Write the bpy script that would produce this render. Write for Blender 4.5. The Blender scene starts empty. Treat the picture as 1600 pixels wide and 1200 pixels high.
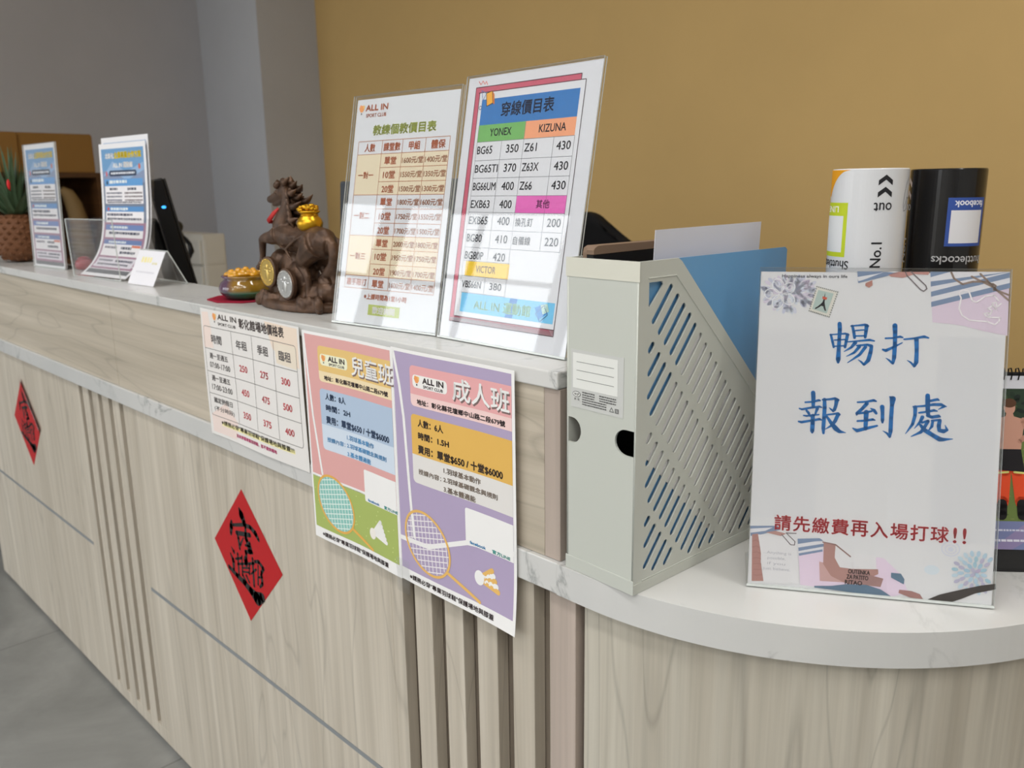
import bpy, bmesh, math, random
from mathutils import Vector, Matrix
from mathutils.geometry import tessellate_polygon

rnd = random.Random(11)
S = bpy.context.scene
COL = S.collection
PI = math.pi

# ------------------------------------------------------------------ camera
CAM_P = Vector((0.5982, -0.5996, 1.2103))
YAW, PITCH, ROLL, FPX = -0.7910, -0.2284, -0.0139, 1314.5
_f = Vector((math.sin(YAW)*math.cos(PITCH), math.cos(YAW)*math.cos(PITCH), math.sin(PITCH)))
_r0 = Vector((math.cos(YAW), -math.sin(YAW), 0)); _u0 = _r0.cross(_f)
_r = math.cos(ROLL)*_r0 + math.sin(ROLL)*_u0
_u = -math.sin(ROLL)*_r0 + math.cos(ROLL)*_u0
cd = bpy.data.cameras.new('camera'); cam = bpy.data.objects.new('camera', cd); COL.objects.link(cam)
cam.matrix_world = Matrix(((_r.x, _u.x, -_f.x, CAM_P.x), (_r.y, _u.y, -_f.y, CAM_P.y), (_r.z, _u.z, -_f.z, CAM_P.z), (0, 0, 0, 1)))
cd.sensor_width = 36; cd.lens = 36*FPX/1600; cd.clip_start = .02; cd.clip_end = 100
cd.dof.use_dof = True; cd.dof.focus_distance = 0.90; cd.dof.aperture_fstop = 8.5
S.camera = cam

# ------------------------------------------------------------------ world, light, exposure
S.view_settings.view_transform = 'Standard'; S.view_settings.look = 'None'
S.view_settings.gamma = 1; S.view_settings.use_curve_mapping = False
S.view_settings.exposure = -0.70
S.cycles.use_denoising = True
S.cycles.max_bounces = 10; S.cycles.diffuse_bounces = 5; S.cycles.glossy_bounces = 4
S.cycles.transmission_bounces = 6; S.cycles.transparent_max_bounces = 16
S.cycles.sample_clamp_indirect = 6
W = bpy.data.worlds.new('sky'); S.world = W; W.use_nodes = True
nt = W.node_tree; nt.nodes.clear()
wo = nt.nodes.new('ShaderNodeOutputWorld'); bg = nt.nodes.new('ShaderNodeBackground')
tc = nt.nodes.new('ShaderNodeTexCoord'); sx = nt.nodes.new('ShaderNodeSeparateXYZ'); cr = nt.nodes.new('ShaderNodeValToRGB')
nt.links.new(tc.outputs['Generated'], sx.inputs[0]); nt.links.new(sx.outputs[2], cr.inputs[0])
cr.color_ramp.elements[0].position = 0.0; cr.color_ramp.elements[0].color = (.30, .29, .27, 1)
cr.color_ramp.elements[1].position = 0.07; cr.color_ramp.elements[1].color = (.93, .97, 1.0, 1)
nt.links.new(cr.outputs[0], bg.inputs[0]); nt.links.new(bg.outputs[0], wo.inputs[0])
bg.inputs[1].default_value = 6.0

def portal(name, loc, rot, sx_, sy_):
    l = bpy.data.lights.new(name, 'AREA'); l.shape = 'RECTANGLE'; l.size = sx_; l.size_y = sy_
    l.cycles.is_portal = True
    o = bpy.data.objects.new(name, l); COL.objects.link(o); o.location = loc; o.rotation_euler = rot
# storefront glazing runs along y = -5 from x = -9 to x = 5: a light portal in each opening
FRONT_Y = -5.0
OPEN = [(-7.8, -5.1), (-4.9, -2.2), (-.7, .3)]
for i, (a, b) in enumerate(OPEN):
    portal('window_portal', ((a+b)/2, FRONT_Y-.06, 1.6), (PI/2, 0, 0), b-a, 3.0)

# unseen area lights added under the ceiling to brighten counter tops and walls
for i, (x, y) in enumerate(((-1.5, -1.3), (0, -1.3), (1.5, -1.3), (1.6, -3.9), (0, -2.7), (1.5, -2.7), (-.6, -4.0), (.9, -4.0), (2.4, -2.0), (3.3, .5), (.6, .5))):
    l = bpy.data.lights.new('ceiling_fill', 'AREA'); l.shape = 'RECTANGLE'; l.size = 1.2; l.size_y = .3; l.energy = 27; l.color = (1, .97, .93)
    o = bpy.data.objects.new('ceiling_fill', l); COL.objects.link(o); o.location = (x, y, 3.39)

# ------------------------------------------------------------------ helpers
def lin(c):
    return tuple(((v/255)/12.92 if v/255 <= .04045 else ((v/255+.055)/1.055)**2.4) for v in c)
MATS = {}
def pbr(name, col, rough=.5, metal=0, spec=.5, coat=0, emit=None, estr=0, trans=0, ior=1.45):
    if name in MATS: return MATS[name]
    m = bpy.data.materials.new(name); m.use_nodes = True
    b = m.node_tree.nodes['Principled BSDF']
    b.inputs['Base Color'].default_value = (*col, 1); b.inputs['Roughness'].default_value = rough
    b.inputs['Metallic'].default_value = metal; b.inputs['Specular IOR Level'].default_value = spec
    b.inputs['Coat Weight'].default_value = coat; b.inputs['Transmission Weight'].default_value = trans
    b.inputs['IOR'].default_value = ior
    if emit: b.inputs['Emission Color'].default_value = (*emit, 1); b.inputs['Emission Strength'].default_value = estr
    MATS[name] = m; return m
PAPER_REF = 214.0
def ink(rgb, paper=.80):
    """print colour: photographed value -> albedo, white paper (about 214) = .80"""
    key = 'print_%02x%02x%02x' % tuple(int(v) for v in rgb)
    if key in MATS: return MATS[key]
    w = lin((PAPER_REF,)*3)[0]
    return pbr(key, tuple(min(.9, v/w*paper) for v in lin(rgb)), rough=.55, spec=.3)
def nodes(m):
    t = m.node_tree; return t, t.nodes, t.links, t.nodes['Principled BSDF']
def obj_coord(t, scale, rot=(0, 0, 0), loc=(0, 0, 0)):
    c = t.nodes.new('ShaderNodeTexCoord'); mp = t.nodes.new('ShaderNodeMapping')
    mp.inputs['Scale'].default_value = scale; mp.inputs['Rotation'].default_value = rot; mp.inputs['Location'].default_value = loc
    t.links.new(c.outputs['Object'], mp.inputs[0]); return mp
def noise(t, mp, scale, detail=4, rough=.5, dist=0):
    n = t.nodes.new('ShaderNodeTexNoise'); n.inputs['Scale'].default_value = scale; n.inputs['Detail'].default_value = detail
    n.inputs['Roughness'].default_value = rough; n.inputs['Distortion'].default_value = dist
    t.links.new(mp.outputs[0], n.inputs['Vector']); return n
def ramp(t, src, stops):
    r = t.nodes.new('ShaderNodeValToRGB'); e = r.color_ramp.elements
    while len(e) < len(stops): e.new(.5)
    for k, (p, c) in enumerate(stops): e[k].position = p; e[k].color = (*c, 1)
    t.links.new(src, r.inputs[0]); return r
def mix(t, fac, a, b, mode='MIX'):
    n = t.nodes.new('ShaderNodeMix'); n.data_type = 'RGBA'; n.blend_type = mode
    for sock, v in ((n.inputs[0], fac), (n.inputs[6], a), (n.inputs[7], b)):
        if hasattr(v, 'links'): t.links.new(v, sock)
        else: sock.default_value = v if isinstance(v, (int, float)) else (*v, 1)
    return n.outputs[2]
def wood(name, light, dark, grain, tint=None, contrast=1.0, rough=.5):
    """laminate oak; grain = 'z' (upright) or 'x' (lying)"""
    if name in MATS: return MATS[name]
    m = pbr(name, light, rough, spec=.35); t, N, L, b = nodes(m)
    s1 = (26, 26, .9) if grain == 'z' else (.9, 20, 26)
    s2 = (110, 110, 1.6) if grain == 'z' else (1.6, 110, 110)
    s3 = (5, 5, .55) if grain == 'z' else (.8, 5, 8)
    n1 = noise(t, obj_coord(t, s1), 1, 5, .6, .4); n2 = noise(t, obj_coord(t, s2), 1, 3, .6)
    n3 = noise(t, obj_coord(t, s3), 1, 2, .5, .8)
    c1 = ramp(t, n1.outputs[0], [(.28, dark), (.5, tuple((a+c)/2 for a, c in zip(light, dark))), (.68, light)])
    # cathedral lines: contour bands of the slow noise
    mt = N.new('ShaderNodeMath'); mt.operation = 'MULTIPLY'; mt.inputs[1].default_value = 25 if grain == 'z' else 16; L.new(n3.outputs[0], mt.inputs[0])
    fr = N.new('ShaderNodeMath'); fr.operation = 'PINGPONG'; fr.inputs[1].default_value = 1; L.new(mt.outputs[0], fr.inputs[0])
    c3 = ramp(t, fr.outputs[0], [(0, (.70,)*3), (.13, (.96,)*3), (1, (1.0,)*3)])
    c2 = ramp(t, n2.outputs[0], [(.35, (.84,)*3), (.6, (1.0,)*3)])
    o = mix(t, .65*contrast, c1.outputs[0], c2.outputs[0], 'MULTIPLY'); o = mix(t, .6*contrast, o, c3.outputs[0], 'MULTIPLY')
    L.new(o, b.inputs['Base Color']); return m
def marble(name):
    m = pbr(name, (.7, .7, .69), .22, spec=.5); t, N, L, b = nodes(m)
    mp = obj_coord(t, (1, 1, 1), (0.3, .2, .5))
    n = noise(t, mp, 3.6, 7, .62, .7); k = noise(t, obj_coord(t, (1, 1, 1), loc=(3, 1, 7)), 3.3, 2, .5)
    a = N.new('ShaderNodeMath'); a.operation = 'SUBTRACT'; a.inputs[1].default_value = .5; L.new(n.outputs[0], a.inputs[0])
    ab = N.new('ShaderNodeMath'); ab.operation = 'ABSOLUTE'; L.new(a.outputs[0], ab.inputs[0])
    v = ramp(t, ab.outputs[0], [(0, (1,)*3), (.005, (.5,)*3), (.018, (.0,)*3)])
    msk = ramp(t, k.outputs[0], [(.44, (0,)*3), (.60, (.75,)*3)])
    ml = N.new('ShaderNodeMath'); ml.operation = 'MULTIPLY'; L.new(v.outputs[0], ml.inputs[0]); L.new(msk.outputs[0], ml.inputs[1])
    cloud = ramp(t, noise(t, mp, 2.5, 4, .6).outputs[0], [(.3, (.58, .59, .585)), (.65, (.66, .66, .65))])
    o = mix(t, ml.outputs[0], cloud.outputs[0], (.30, .31, .31)); L.new(o, b.inputs['Base Color']); return m
def acrylic(name, tint=(.98, .982, .982), edge=False):
    """clear sheet: see-through with a Schlick mirror on top"""
    m = bpy.data.materials.new(name); m.use_nodes = True; t = m.node_tree; t.nodes.clear(); N = t.nodes; L = t.links
    out = N.new('ShaderNodeOutputMaterial'); tr = N.new('ShaderNodeBsdfTransparent'); gl = N.new('ShaderNodeBsdfGlossy'); mx = N.new('ShaderNodeMixShader')
    tr.inputs[0].default_value = (*tint, 1); gl.inputs['Roughness'].default_value = .02; gl.inputs[0].default_value = (1, 1, 1, 1)
    lw = N.new('ShaderNodeLayerWeight'); lw.inputs[0].default_value = .5
    pw = N.new('ShaderNodeMath'); pw.operation = 'POWER'; pw.inputs[1].default_value = 5; L.new(lw.outputs['Facing'], pw.inputs[0])
    ma = N.new('ShaderNodeMath'); ma.operation = 'MULTIPLY_ADD'; ma.inputs[1].default_value = .955; ma.inputs[2].default_value = .045
    L.new(pw.outputs[0], ma.inputs[0]); L.new(ma.outputs[0], mx.inputs[0]); L.new(tr.outputs[0], mx.inputs[1]); L.new(gl.outputs[0], mx.inputs[2])
    L.new(mx.outputs[0], out.inputs[0]); MATS[name] = m; return m

class MB:
    """collects shapes in one bmesh, then links them as ONE mesh object"""
    def __init__(s): s.bm = bmesh.new(); s.mi = 0
    def quad(s, vs):
        f = s.bm.faces.new([s.bm.verts.new(v) for v in vs]); f.material_index = s.mi; return f
    def hexa(s, p):  # 8 points: bottom 4 ccw, top 4
        v = [s.bm.verts.new(q) for q in p]
        for i in ((3, 2, 1, 0), (4, 5, 6, 7), (0, 1, 5, 4), (1, 2, 6, 5), (2, 3, 7, 6), (3, 0, 4, 7)):
            s.bm.faces.new([v[k] for k in i]).material_index = s.mi
    def box(s, x0, y0, z0, x1, y1, z1, fr=None):
        p = [(x0, y0, z0), (x1, y0, z0), (x1, y1, z0), (x0, y1, z0), (x0, y0, z1), (x1, y0, z1), (x1, y1, z1), (x0, y1, z1)]
        s.hexa([fr(*q) if fr else q for q in p]); return s
    def prism(s, pts, z0, z1, fr=None, side=None):
        """polygon (x,y) extruded z0..z1"""
        n = len(pts); g = (lambda q: fr(*q)) if fr else (lambda q: q)
        a = [s.bm.verts.new(g((x, y, z0))) for x, y in pts]; b = [s.bm.verts.new(g((x, y, z1))) for x, y in pts]
        for tri in tessellate_polygon([[Vector((x, y, 0)) for x, y in pts]]):
            for arr in (a, b):
                try: s.bm.faces.new([arr[k] for k in tri]).material_index = s.mi
                except ValueError: pass
        for i in range(n):
            s.bm.faces.new((a[i], a[(i+1) % n], b[(i+1) % n], b[i])).material_index = s.mi if side is None else side
        return s
    def lathe(s, prof, c=(0, 0, 0), n=32, fr=None, sq=1.0):
        rings = []
        for r, z in prof:
            ring = []
            for k in range(n):
                a = 2*PI*k/n; q = (c[0]+r*math.cos(a), c[1]+r*math.sin(a)*sq, c[2]+z); ring.append(s.bm.verts.new(fr(*q) if fr else q))
            rings.append(ring)
        for a, b in zip(rings, rings[1:]):
            for k in range(n): s.bm.faces.new((a[k], a[(k+1) % n], b[(k+1) % n], b[k])).material_index = s.mi
        s.bm.faces.new(list(reversed(rings[0]))).material_index = s.mi; s.bm.faces.new(rings[-1]).material_index = s.mi
        return s
    def tube(s, pts, radii, n=12, flat=None, cap=True):
        """sweep; radii number or list; flat = (axis Vector, factor) squashes along axis"""
        pts = [Vector(p) for p in pts]
        if not isinstance(radii, (list, tuple)): radii = [radii]*len(pts)
        rings = []; up = None
        for i, p in enumerate(pts):
            d = (pts[min(i+1, len(pts)-1)]-pts[max(i-1, 0)])
            d = d.normalized() if d.length > 1e-9 else Vector((0, 0, 1))
            if up is None: up = d.orthogonal().normalized()
            a = (up-d*up.dot(d)); a = a.normalized() if a.length > 1e-6 else d.orthogonal().normalized(); up = a; b = d.cross(a)
            ring = []
            for k in range(n):
                q = (a*math.cos(2*PI*k/n)+b*math.sin(2*PI*k/n))*radii[i]
                if flat: q = q-flat[0]*(q.dot(flat[0])*(1-flat[1]))
                ring.append(s.bm.verts.new(p+q))
            rings.append(ring)
        for x, y in zip(rings, rings[1:]):
            for k in range(n): s.bm.faces.new((x[k], x[(k+1) % n], y[(k+1) % n], y[k])).material_index = s.mi
        if cap: s.bm.faces.new(list(reversed(rings[0]))).material_index = s.mi; s.bm.faces.new(rings[-1]).material_index = s.mi
        return s
    def ball(s, c, r, sc=(1, 1, 1), u=16, v=10, rot=None):
        m = Matrix.Translation(c) @ (rot.to_4x4() if rot else Matrix()) @ Matrix.Diagonal((*(r*k for k in sc), 1))
        d = bmesh.ops.create_uvsphere(s.bm, u_segments=u, v_segments=v, radius=1, matrix=m)
        for f in {f for w in d['verts'] for f in w.link_faces}: f.material_index = s.mi
        return s
    def build(s, name, mats, parent=None, smooth=False, bevel=0, seg=2, mods=None):
        bmesh.ops.recalc_face_normals(s.bm, faces=s.bm.faces)
        me = bpy.data.meshes.new(name); s.bm.to_mesh(me); s.bm.free()
        return link(name, me, mats, parent, smooth, bevel, seg)
def link(name, me, mats, parent=None, smooth=False, bevel=0, seg=2):
    for m in (mats if isinstance(mats, (list, tuple)) else [mats]): me.materials.append(m)
    o = bpy.data.objects.new(name, me); COL.objects.link(o)
    if smooth:
        for p in me.polygons: p.use_smooth = True
    if bevel:
        b = o.modifiers.new('bevel', 'BEVEL'); b.width = bevel; b.segments = seg; b.limit_method = 'ANGLE'; b.angle_limit = .7
    if parent is not None:
        o.parent = parent; o.matrix_parent_inverse = Matrix.Translation(-parent.location)
    return o
def thing(name, label, cat, loc, group=None):
    o = bpy.data.objects.new(name, None); COL.objects.link(o); o.location = loc; o.empty_display_size = .02
    return tag(o, label, cat, group)
def tag(o, label, cat, group=None, kind=None):
    o['label'] = label; o['category'] = cat
    if group: o['group'] = group
    if kind: o['kind'] = kind
    return o
def structure(o): o['kind'] = 'structure'; return o

def frame(o, ax, up, nr):
    """local (x, y, z) -> world"""
    o, ax, up, nr = Vector(o), Vector(ax), Vector(up), Vector(nr)
    return lambda x, y, z=0: o+ax*x+up*y+nr*z

# ------------------------------------------------------------------ printed sheets
_tc = bpy.data.curves.new('lettering', 'FONT'); _tc.resolution_u = 3; _to = bpy.data.objects.new('lettering', _tc)
TXT = {}
def text_mesh(s):
    if s not in TXT:
        _tc.body = s; me = bpy.data.meshes.new_from_object(_to)
        vs = [(v.co.x, v.co.y) for v in me.vertices]; fs = [tuple(p.vertices) for p in me.polygons]
        bpy.data.meshes.remove(me); TXT[s] = (vs, fs)
    return TXT[s]
EPS = .00008
class Sheet:
    """a sheet of paper with its print; millimetres from the top left corner, y down"""
    def __init__(s, fmap, maxlen=0): s.f = fmap; s.maxlen = maxlen; s.v = []; s.faces = []; s.mi = []; s.mats = []
    def m(s, c):
        mt = c if not isinstance(c, tuple) else ink(c)
        if mt not in s.mats: s.mats.append(mt)
        return s.mats.index(mt)
    def fine(s, vs, fs):
        """cut large faces so that print follows a bent sheet"""
        vs = list(vs); out = []; mid = {}
        todo = [f for g in fs for f in ([g] if len(g) == 3 else [(g[0], g[i], g[i+1]) for i in range(1, len(g)-1)])]
        while todo:
            f = todo.pop(); e = [(math.dist(vs[f[i]], vs[f[(i+1) % 3]]), i) for i in range(3)]; ln, i = max(e)
            if ln <= s.maxlen: out.append(f); continue
            a, b, c = f[i], f[(i+1) % 3], f[(i+2) % 3]; k = (min(a, b), max(a, b))
            if k not in mid: mid[k] = len(vs); vs.append(((vs[a][0]+vs[b][0])/2, (vs[a][1]+vs[b][1])/2))
            m = mid[k]; todo += [(a, m, c), (m, b, c)]
        return vs, out
    def add(s, vs, fs, c, layer):
        if s.maxlen: vs, fs = s.fine(vs, fs)
        b = len(s.v); s.v += [s.f(x, y, layer*EPS) for x, y in vs]
        k = s.m(c); s.faces += [tuple(i+b for i in f) for f in fs]; s.mi += [k]*len(fs)
    def paper(s, x0, y0, x1, y1, c=(214, 214, 214), nx=1, ny=1, th=.0003):
        base = len(s.v)
        for lay in (0, -th):
            for j in range(ny+1):
                for i in range(nx+1): s.v.append(s.f(x0+(x1-x0)*i/nx, y0+(y1-y0)*j/ny, lay))
        k = s.m(c); w = nx+1; n = w*(ny+1)
        for j in range(ny):
            for i in range(nx):
                a = base+j*w+i
                s.faces += [(a, a+w, a+w+1, a+1), (n+a, n+a+1, n+a+w+1, n+a+w)]; s.mi += [k]*2
        for j in range(ny):
            for a in (base+j*w, base+j*w+nx): s.faces.append((a, a+w, n+a+w, n+a)); s.mi.append(k)
        for i in range(nx):
            for a in (base+i, base+ny*w+i): s.faces.append((a, a+1, n+a+1, n+a)); s.mi.append(k)
    def rect(s, x0, y0, x1, y1, c, layer=1, nx=1, ny=1):
        w = nx+1
        s.add([(x0+(x1-x0)*i/nx, y0+(y1-y0)*j/ny) for j in range(ny+1) for i in range(nx+1)],
              [(j*w+i, (j+1)*w+i, (j+1)*w+i+1, j*w+i+1) for j in range(ny) for i in range(nx)], c, layer)
    def poly(s, pts, c, layer=1):
        fs = [tuple(t) for t in tessellate_polygon([[Vector((x, y, 0)) for x, y in pts]])]; s.add(pts, fs, c, layer)
    def rrect(s, x0, y0, x1, y1, r, c, layer=1, corners='abcd'):
        pts = []
        for k, (cx, cy, a0) in zip('abcd', ((x0+r, y0+r, PI), (x1-r, y0+r, 1.5*PI), (x1-r, y1-r, 0), (x0+r, y1-r, .5*PI))):
            if k in corners: pts += [(cx+r*math.cos(a0+i*PI/12), cy+r*math.sin(a0+i*PI/12)) for i in range(7)]
            else: pts.append((x0 if k in 'ad' else x1, y0 if k in 'ab' else y1))
        s.poly(pts, c, layer)
    def ell(s, cx, cy, rx, ry, c, layer=1, rot=0, n=28):
        ca, sa = math.cos(rot), math.sin(rot)
        s.add([(cx+rx*math.cos(a)*ca-ry*math.sin(a)*sa, cy+rx*math.cos(a)*sa+ry*math.sin(a)*ca) for a in (2*PI*k/n for k in range(n))], [tuple(range(n))], c, layer)
    def ring(s, cx, cy, rx, ry, w, c, layer=1, rot=0, n=40, a0=0, a1=2*PI):
        ca, sa = math.cos(rot), math.sin(rot); vs = []
        for k in range(n+1):
            a = a0+(a1-a0)*k/n
            for d in (0, w): vs.append((cx+(rx-d)*math.cos(a)*ca-(ry-d)*math.sin(a)*sa, cy+(rx-d)*math.cos(a)*sa+(ry-d)*math.sin(a)*ca))
        s.add(vs, [(2*k, 2*k+1, 2*k+3, 2*k+2) for k in range(n)], c, layer)
    def stroke(s, pts, c, layer=2, w=None, caps=True):
        """brush stroke: points (x, y, width)"""
        pts = [(p[0], p[1], p[2] if len(p) > 2 else w) for p in pts]
        for (x0, y0, w0), (x1, y1, w1) in zip(pts, pts[1:]):
            d = math.hypot(x1-x0, y1-y0) or 1e-6; nx, ny = -(y1-y0)/d/2, (x1-x0)/d/2
            s.add([(x0+nx*w0, y0+ny*w0), (x0-nx*w0, y0-ny*w0), (x1-nx*w1, y1-ny*w1), (x1+nx*w1, y1+ny*w1)], [(0, 1, 2, 3)], c, layer)
        if caps:
            for x, y, ww in pts: s.ell(x, y, ww/2, ww/2, c, layer, n=10)
    def line(s, x0, y0, x1, y1, w, c, layer=2): s.stroke([(x0, y0), (x1, y1)], c, layer, w, caps=False)
    def text(s, t, x0, y0, x1, y1, c, layer=3, bold=0, rot=0):
        """lettering fitted to the box; rot in quarter turns clockwise"""
        vs, fs = text_mesh(t)
        if not vs: return
        ax, bx = min(v[0] for v in vs), max(v[0] for v in vs); ay, by = min(v[1] for v in vs), max(v[1] for v in vs)
        out = []
        for x, y in vs:
            u, v = (x-ax)/(bx-ax), (by-y)/(by-ay)
            if rot == 2: u, v = 1-u, 1-v
            elif rot == 3: u, v = v, 1-u
            elif rot == 1: u, v = 1-v, u
            out.append((x0+(x1-x0)*u, y0+(y1-y0)*v))
        offs = [(0, 0)] if not bold else [(-bold, 0), (bold, 0), (0, -bold), (0, bold)]
        for dx, dy in offs: s.add([(x+dx, y+dy) for x, y in out], fs, c, layer)
    def dashes(s, x0, y, x1, h, c, layer=3, lo=.8, hi=2.4):
        """lettering too small to read"""
        x = x0
        while x < x1:
            w = rnd.uniform(lo, hi)*h; s.rect(x, y, min(x+w, x1), y+h*rnd.uniform(.8, 1), c, layer); x += w+.35*h
    def build(s, name, parent=None):
        me = bpy.data.meshes.new(name); me.from_pydata([tuple(v) for v in s.v], [], s.faces)
        me.polygons.foreach_set('material_index', s.mi); me.update()
        return link(name, me, s.mats, parent)

# ------------------------------------------------------------------ measures
ZU, ZL = 1.0333, 0.8309           # upper and lower counter tops
CX0, CX1 = -2.40, 0.0556          # counter ends
RC = (0.10, 0.385); RR = 0.385    # rounded end

# ------------------------------------------------------------------ materials
M_FRONT = wood('oak_laminate_upright', lin((210, 202, 188)), lin((184, 175, 160)), 'z')
M_CURVE = wood('oak_laminate_curved', lin((204, 199, 186)), lin((176, 169, 155)), 'z', contrast=1.2)
M_FASCIA = wood('oak_laminate_lying', lin((205, 195, 179)), lin((176, 166, 149)), 'x')
M_POST = wood('oak_laminate_pinkish', lin((192, 178, 168)), lin((170, 157, 147)), 'z')
M_GROOVE = wood('walnut_groove', lin((134, 124, 112)), lin((112, 102, 91)), 'z')
M_MARBLE = marble('white_marble')
M_STRIP = pbr('grey_inlay', lin((150, 155, 159)), .4, .3)
M_DARK = pbr('dark_gap', (.02, .019, .018), .8)
M_ACR = acrylic('clear_acrylic'); M_EDGE = pbr('acrylic_edge', (.62, .66, .65), .15, spec=.8)
M_BLACK = pbr('black_plastic', (.006, .006, .007), .4, spec=.3)

def plaster(name, c, rough=.75):
    m = pbr(name, c, rough, spec=.2); t, N, L, b = nodes(m)
    n = noise(t, obj_coord(t, (1, 1, 1)), 1.6, 4, .6)
    r = ramp(t, n.outputs[0], [(.3, tuple(v*.96 for v in c)), (.7, tuple(v*1.04 for v in c))]); L.new(r.outputs[0], b.inputs['Base Color'])
    bp = N.new('ShaderNodeBump'); bp.inputs['Strength'].default_value = .05; L.new(noise(t, obj_coord(t, (1, 1, 1)), 240, 2).outputs[0], bp.inputs['Height']); L.new(bp.outputs[0], b.inputs['Normal'])
    return m
M_OCHRE = plaster('ochre_paint', lin((205, 173, 116))); M_GREY = plaster('grey_paint', lin((180, 179, 182)))
M_PILLAR = plaster('pale_grey_paint', lin((184, 186, 191))); M_WHITE = plaster('white_paint', (.75, .75, .74))
M_FLOOR = pbr('grey_stone_tile', lin((150, 150, 146)), .35); t, N, L, b = nodes(M_FLOOR)
_n = noise(t, obj_coord(t, (1, 1, 1)), 2.2, 7, .65, .8)
_c = ramp(t, _n.outputs[0], [(.28, lin((120, 121, 119))), (.5, lin((138, 139, 137))), (.72, lin((156, 157, 155)))])
_bk = N.new('ShaderNodeTexBrick'); _bk.offset = 0; _bk.inputs['Scale'].default_value = 1; _bk.inputs['Brick Width'].default_value = .8; _bk.inputs['Row Height'].default_value = .8
_bk.inputs['Mortar Size'].default_value = .0018; _bk.inputs['Color1'].default_value = _bk.inputs['Color2'].default_value = (1, 1, 1, 1); _bk.inputs['Mortar'].default_value = (.55, .55, .55, 1)
L.new(obj_coord(t, (1, 1, 1), loc=(.27, .35, 0)).outputs[0], _bk.inputs['Vector'])
L.new(mix(t, 1.0, _c.outputs[0], _bk.outputs[0], 'MULTIPLY'), b.inputs['Base Color'])

# ------------------------------------------------------------------ the setting
WY, PX0, PX1, PY = 2.2, -4.44, -3.76, 1.836
structure(MB().box(-9, -5, -.1, 5, 2.4, 0).build('floor', M_FLOOR))
structure(MB().box(-9.2, -5.2, 3.4, 5.2, 2.4, 3.5).build('ceiling', M_WHITE))
structure(MB().box(-3.76, WY, 0, 5.2, WY+.15, 3.4).build('wall_back', M_OCHRE))
structure(MB().box(PX0-.05, PY, 0, PX1, WY+.15, 3.4).build('wall_pillar', M_PILLAR))
structure(MB().box(PX0-.15, .45, 0, PX0, PY, 3.4).build('wall_left', M_GREY))
structure(MB().box(-9, .45, 0, PX0-.15, .6, 3.4).build('wall_return', M_WHITE))
structure(MB().box(-9.15, -5, 0, -9, .6, 3.4).build('wall_far', M_WHITE))
structure(MB().box(5, -5, 0, 5.15, WY+.15, 3.4).build('wall_right', M_WHITE))
w = MB(); w.box(-9, -5.15, 0, 5, -5, .1); w.box(-9, -5.15, 3.1, 5, -5, 3.4)
xs = [-9]+[v for ab in OPEN for v in ab]+[5]
for a, b in zip(xs[::2], xs[1::2]): w.box(a, -5.15, .1, b, -5, 3.1)
structure(w.build('wall_front', M_WHITE))
M_FRAME = pbr('window_frame_metal', (.08, .08, .085), .4, .7)
for i, (a, b) in enumerate(OPEN):
    w = MB(); c = (a+b)/2
    for x0, x1, z0, z1 in ((a, a+.05, .1, 3.1), (b-.05, b, .1, 3.1), (c-.025, c+.025, .1, 3.1), (a, b, .1, .15), (a, b, 3.05, 3.1), (a, b, 2.3, 2.34)):
        w.box(x0, -5.1, z0, x1, -5.04, z1)
    structure(w.build('window_%d' % (i+1), M_FRAME))

# ------------------------------------------------------------------ counter
ctr = thing('reception_counter', 'long pale oak reception counter with grooved slat strips and grey inlay lines', 'counter', (-1.2, .07, 0))
FY = .008
MB().box(CX0+.01, .05, .02, .055, .93, .7955).build('carcass', M_DARK, ctr)
MB().box(CX0+.01, .035, 0, .07, .05, .03).build('plinth', M_DARK, ctr)
SEAM = .392
def panel(x0, x1):
    MB().box(x0, FY, SEAM+.004, x1, FY+.018, .7958).build('front_panel', M_FRONT, ctr, bevel=.0008)
    MB().box(x0, FY, .012, x1, FY+.018, SEAM-.004).build('front_panel', M_FRONT, ctr, bevel=.0008)
    MB().box(x0, FY-.0002, SEAM-.0038, x1, FY+.01, SEAM+.0038).build('inlay_strip', M_STRIP, ctr)
GL = [-1.412+.0597*k for k in range(5)]; GR = [-.2258+.0597*k for k in range(5)]
panel(CX0, -1.455); panel(-1.115, -.2515)
def slats(gs, gw, x0, x1, rail):
    w = MB(); xs = [x0]+[v for g in gs for v in (g, g+gw)]+[x1]
    for a, b in zip(xs[::2], xs[1::2]): w.box(a, FY, .012+rail, b, FY+.018, .7958)
    if rail: w.box(x0, FY, .012, x1, FY+.018, .012+rail)
    w.build('slat_panel', M_FRONT, ctr, bevel=.0008)
    MB().box(x0, FY+.0185, .012, x1, FY+.03, .7958).build('groove_backing', M_GROOVE, ctr)
slats(GL, .022, -1.4549, -1.1151, .032); slats(GR, .0255, -.2514, .0365, 0)
MB().box(.0366, FY, .012, .0734, FY+.022, .7958).build('corner_post', M_POST, ctr, bevel=.001)
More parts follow.
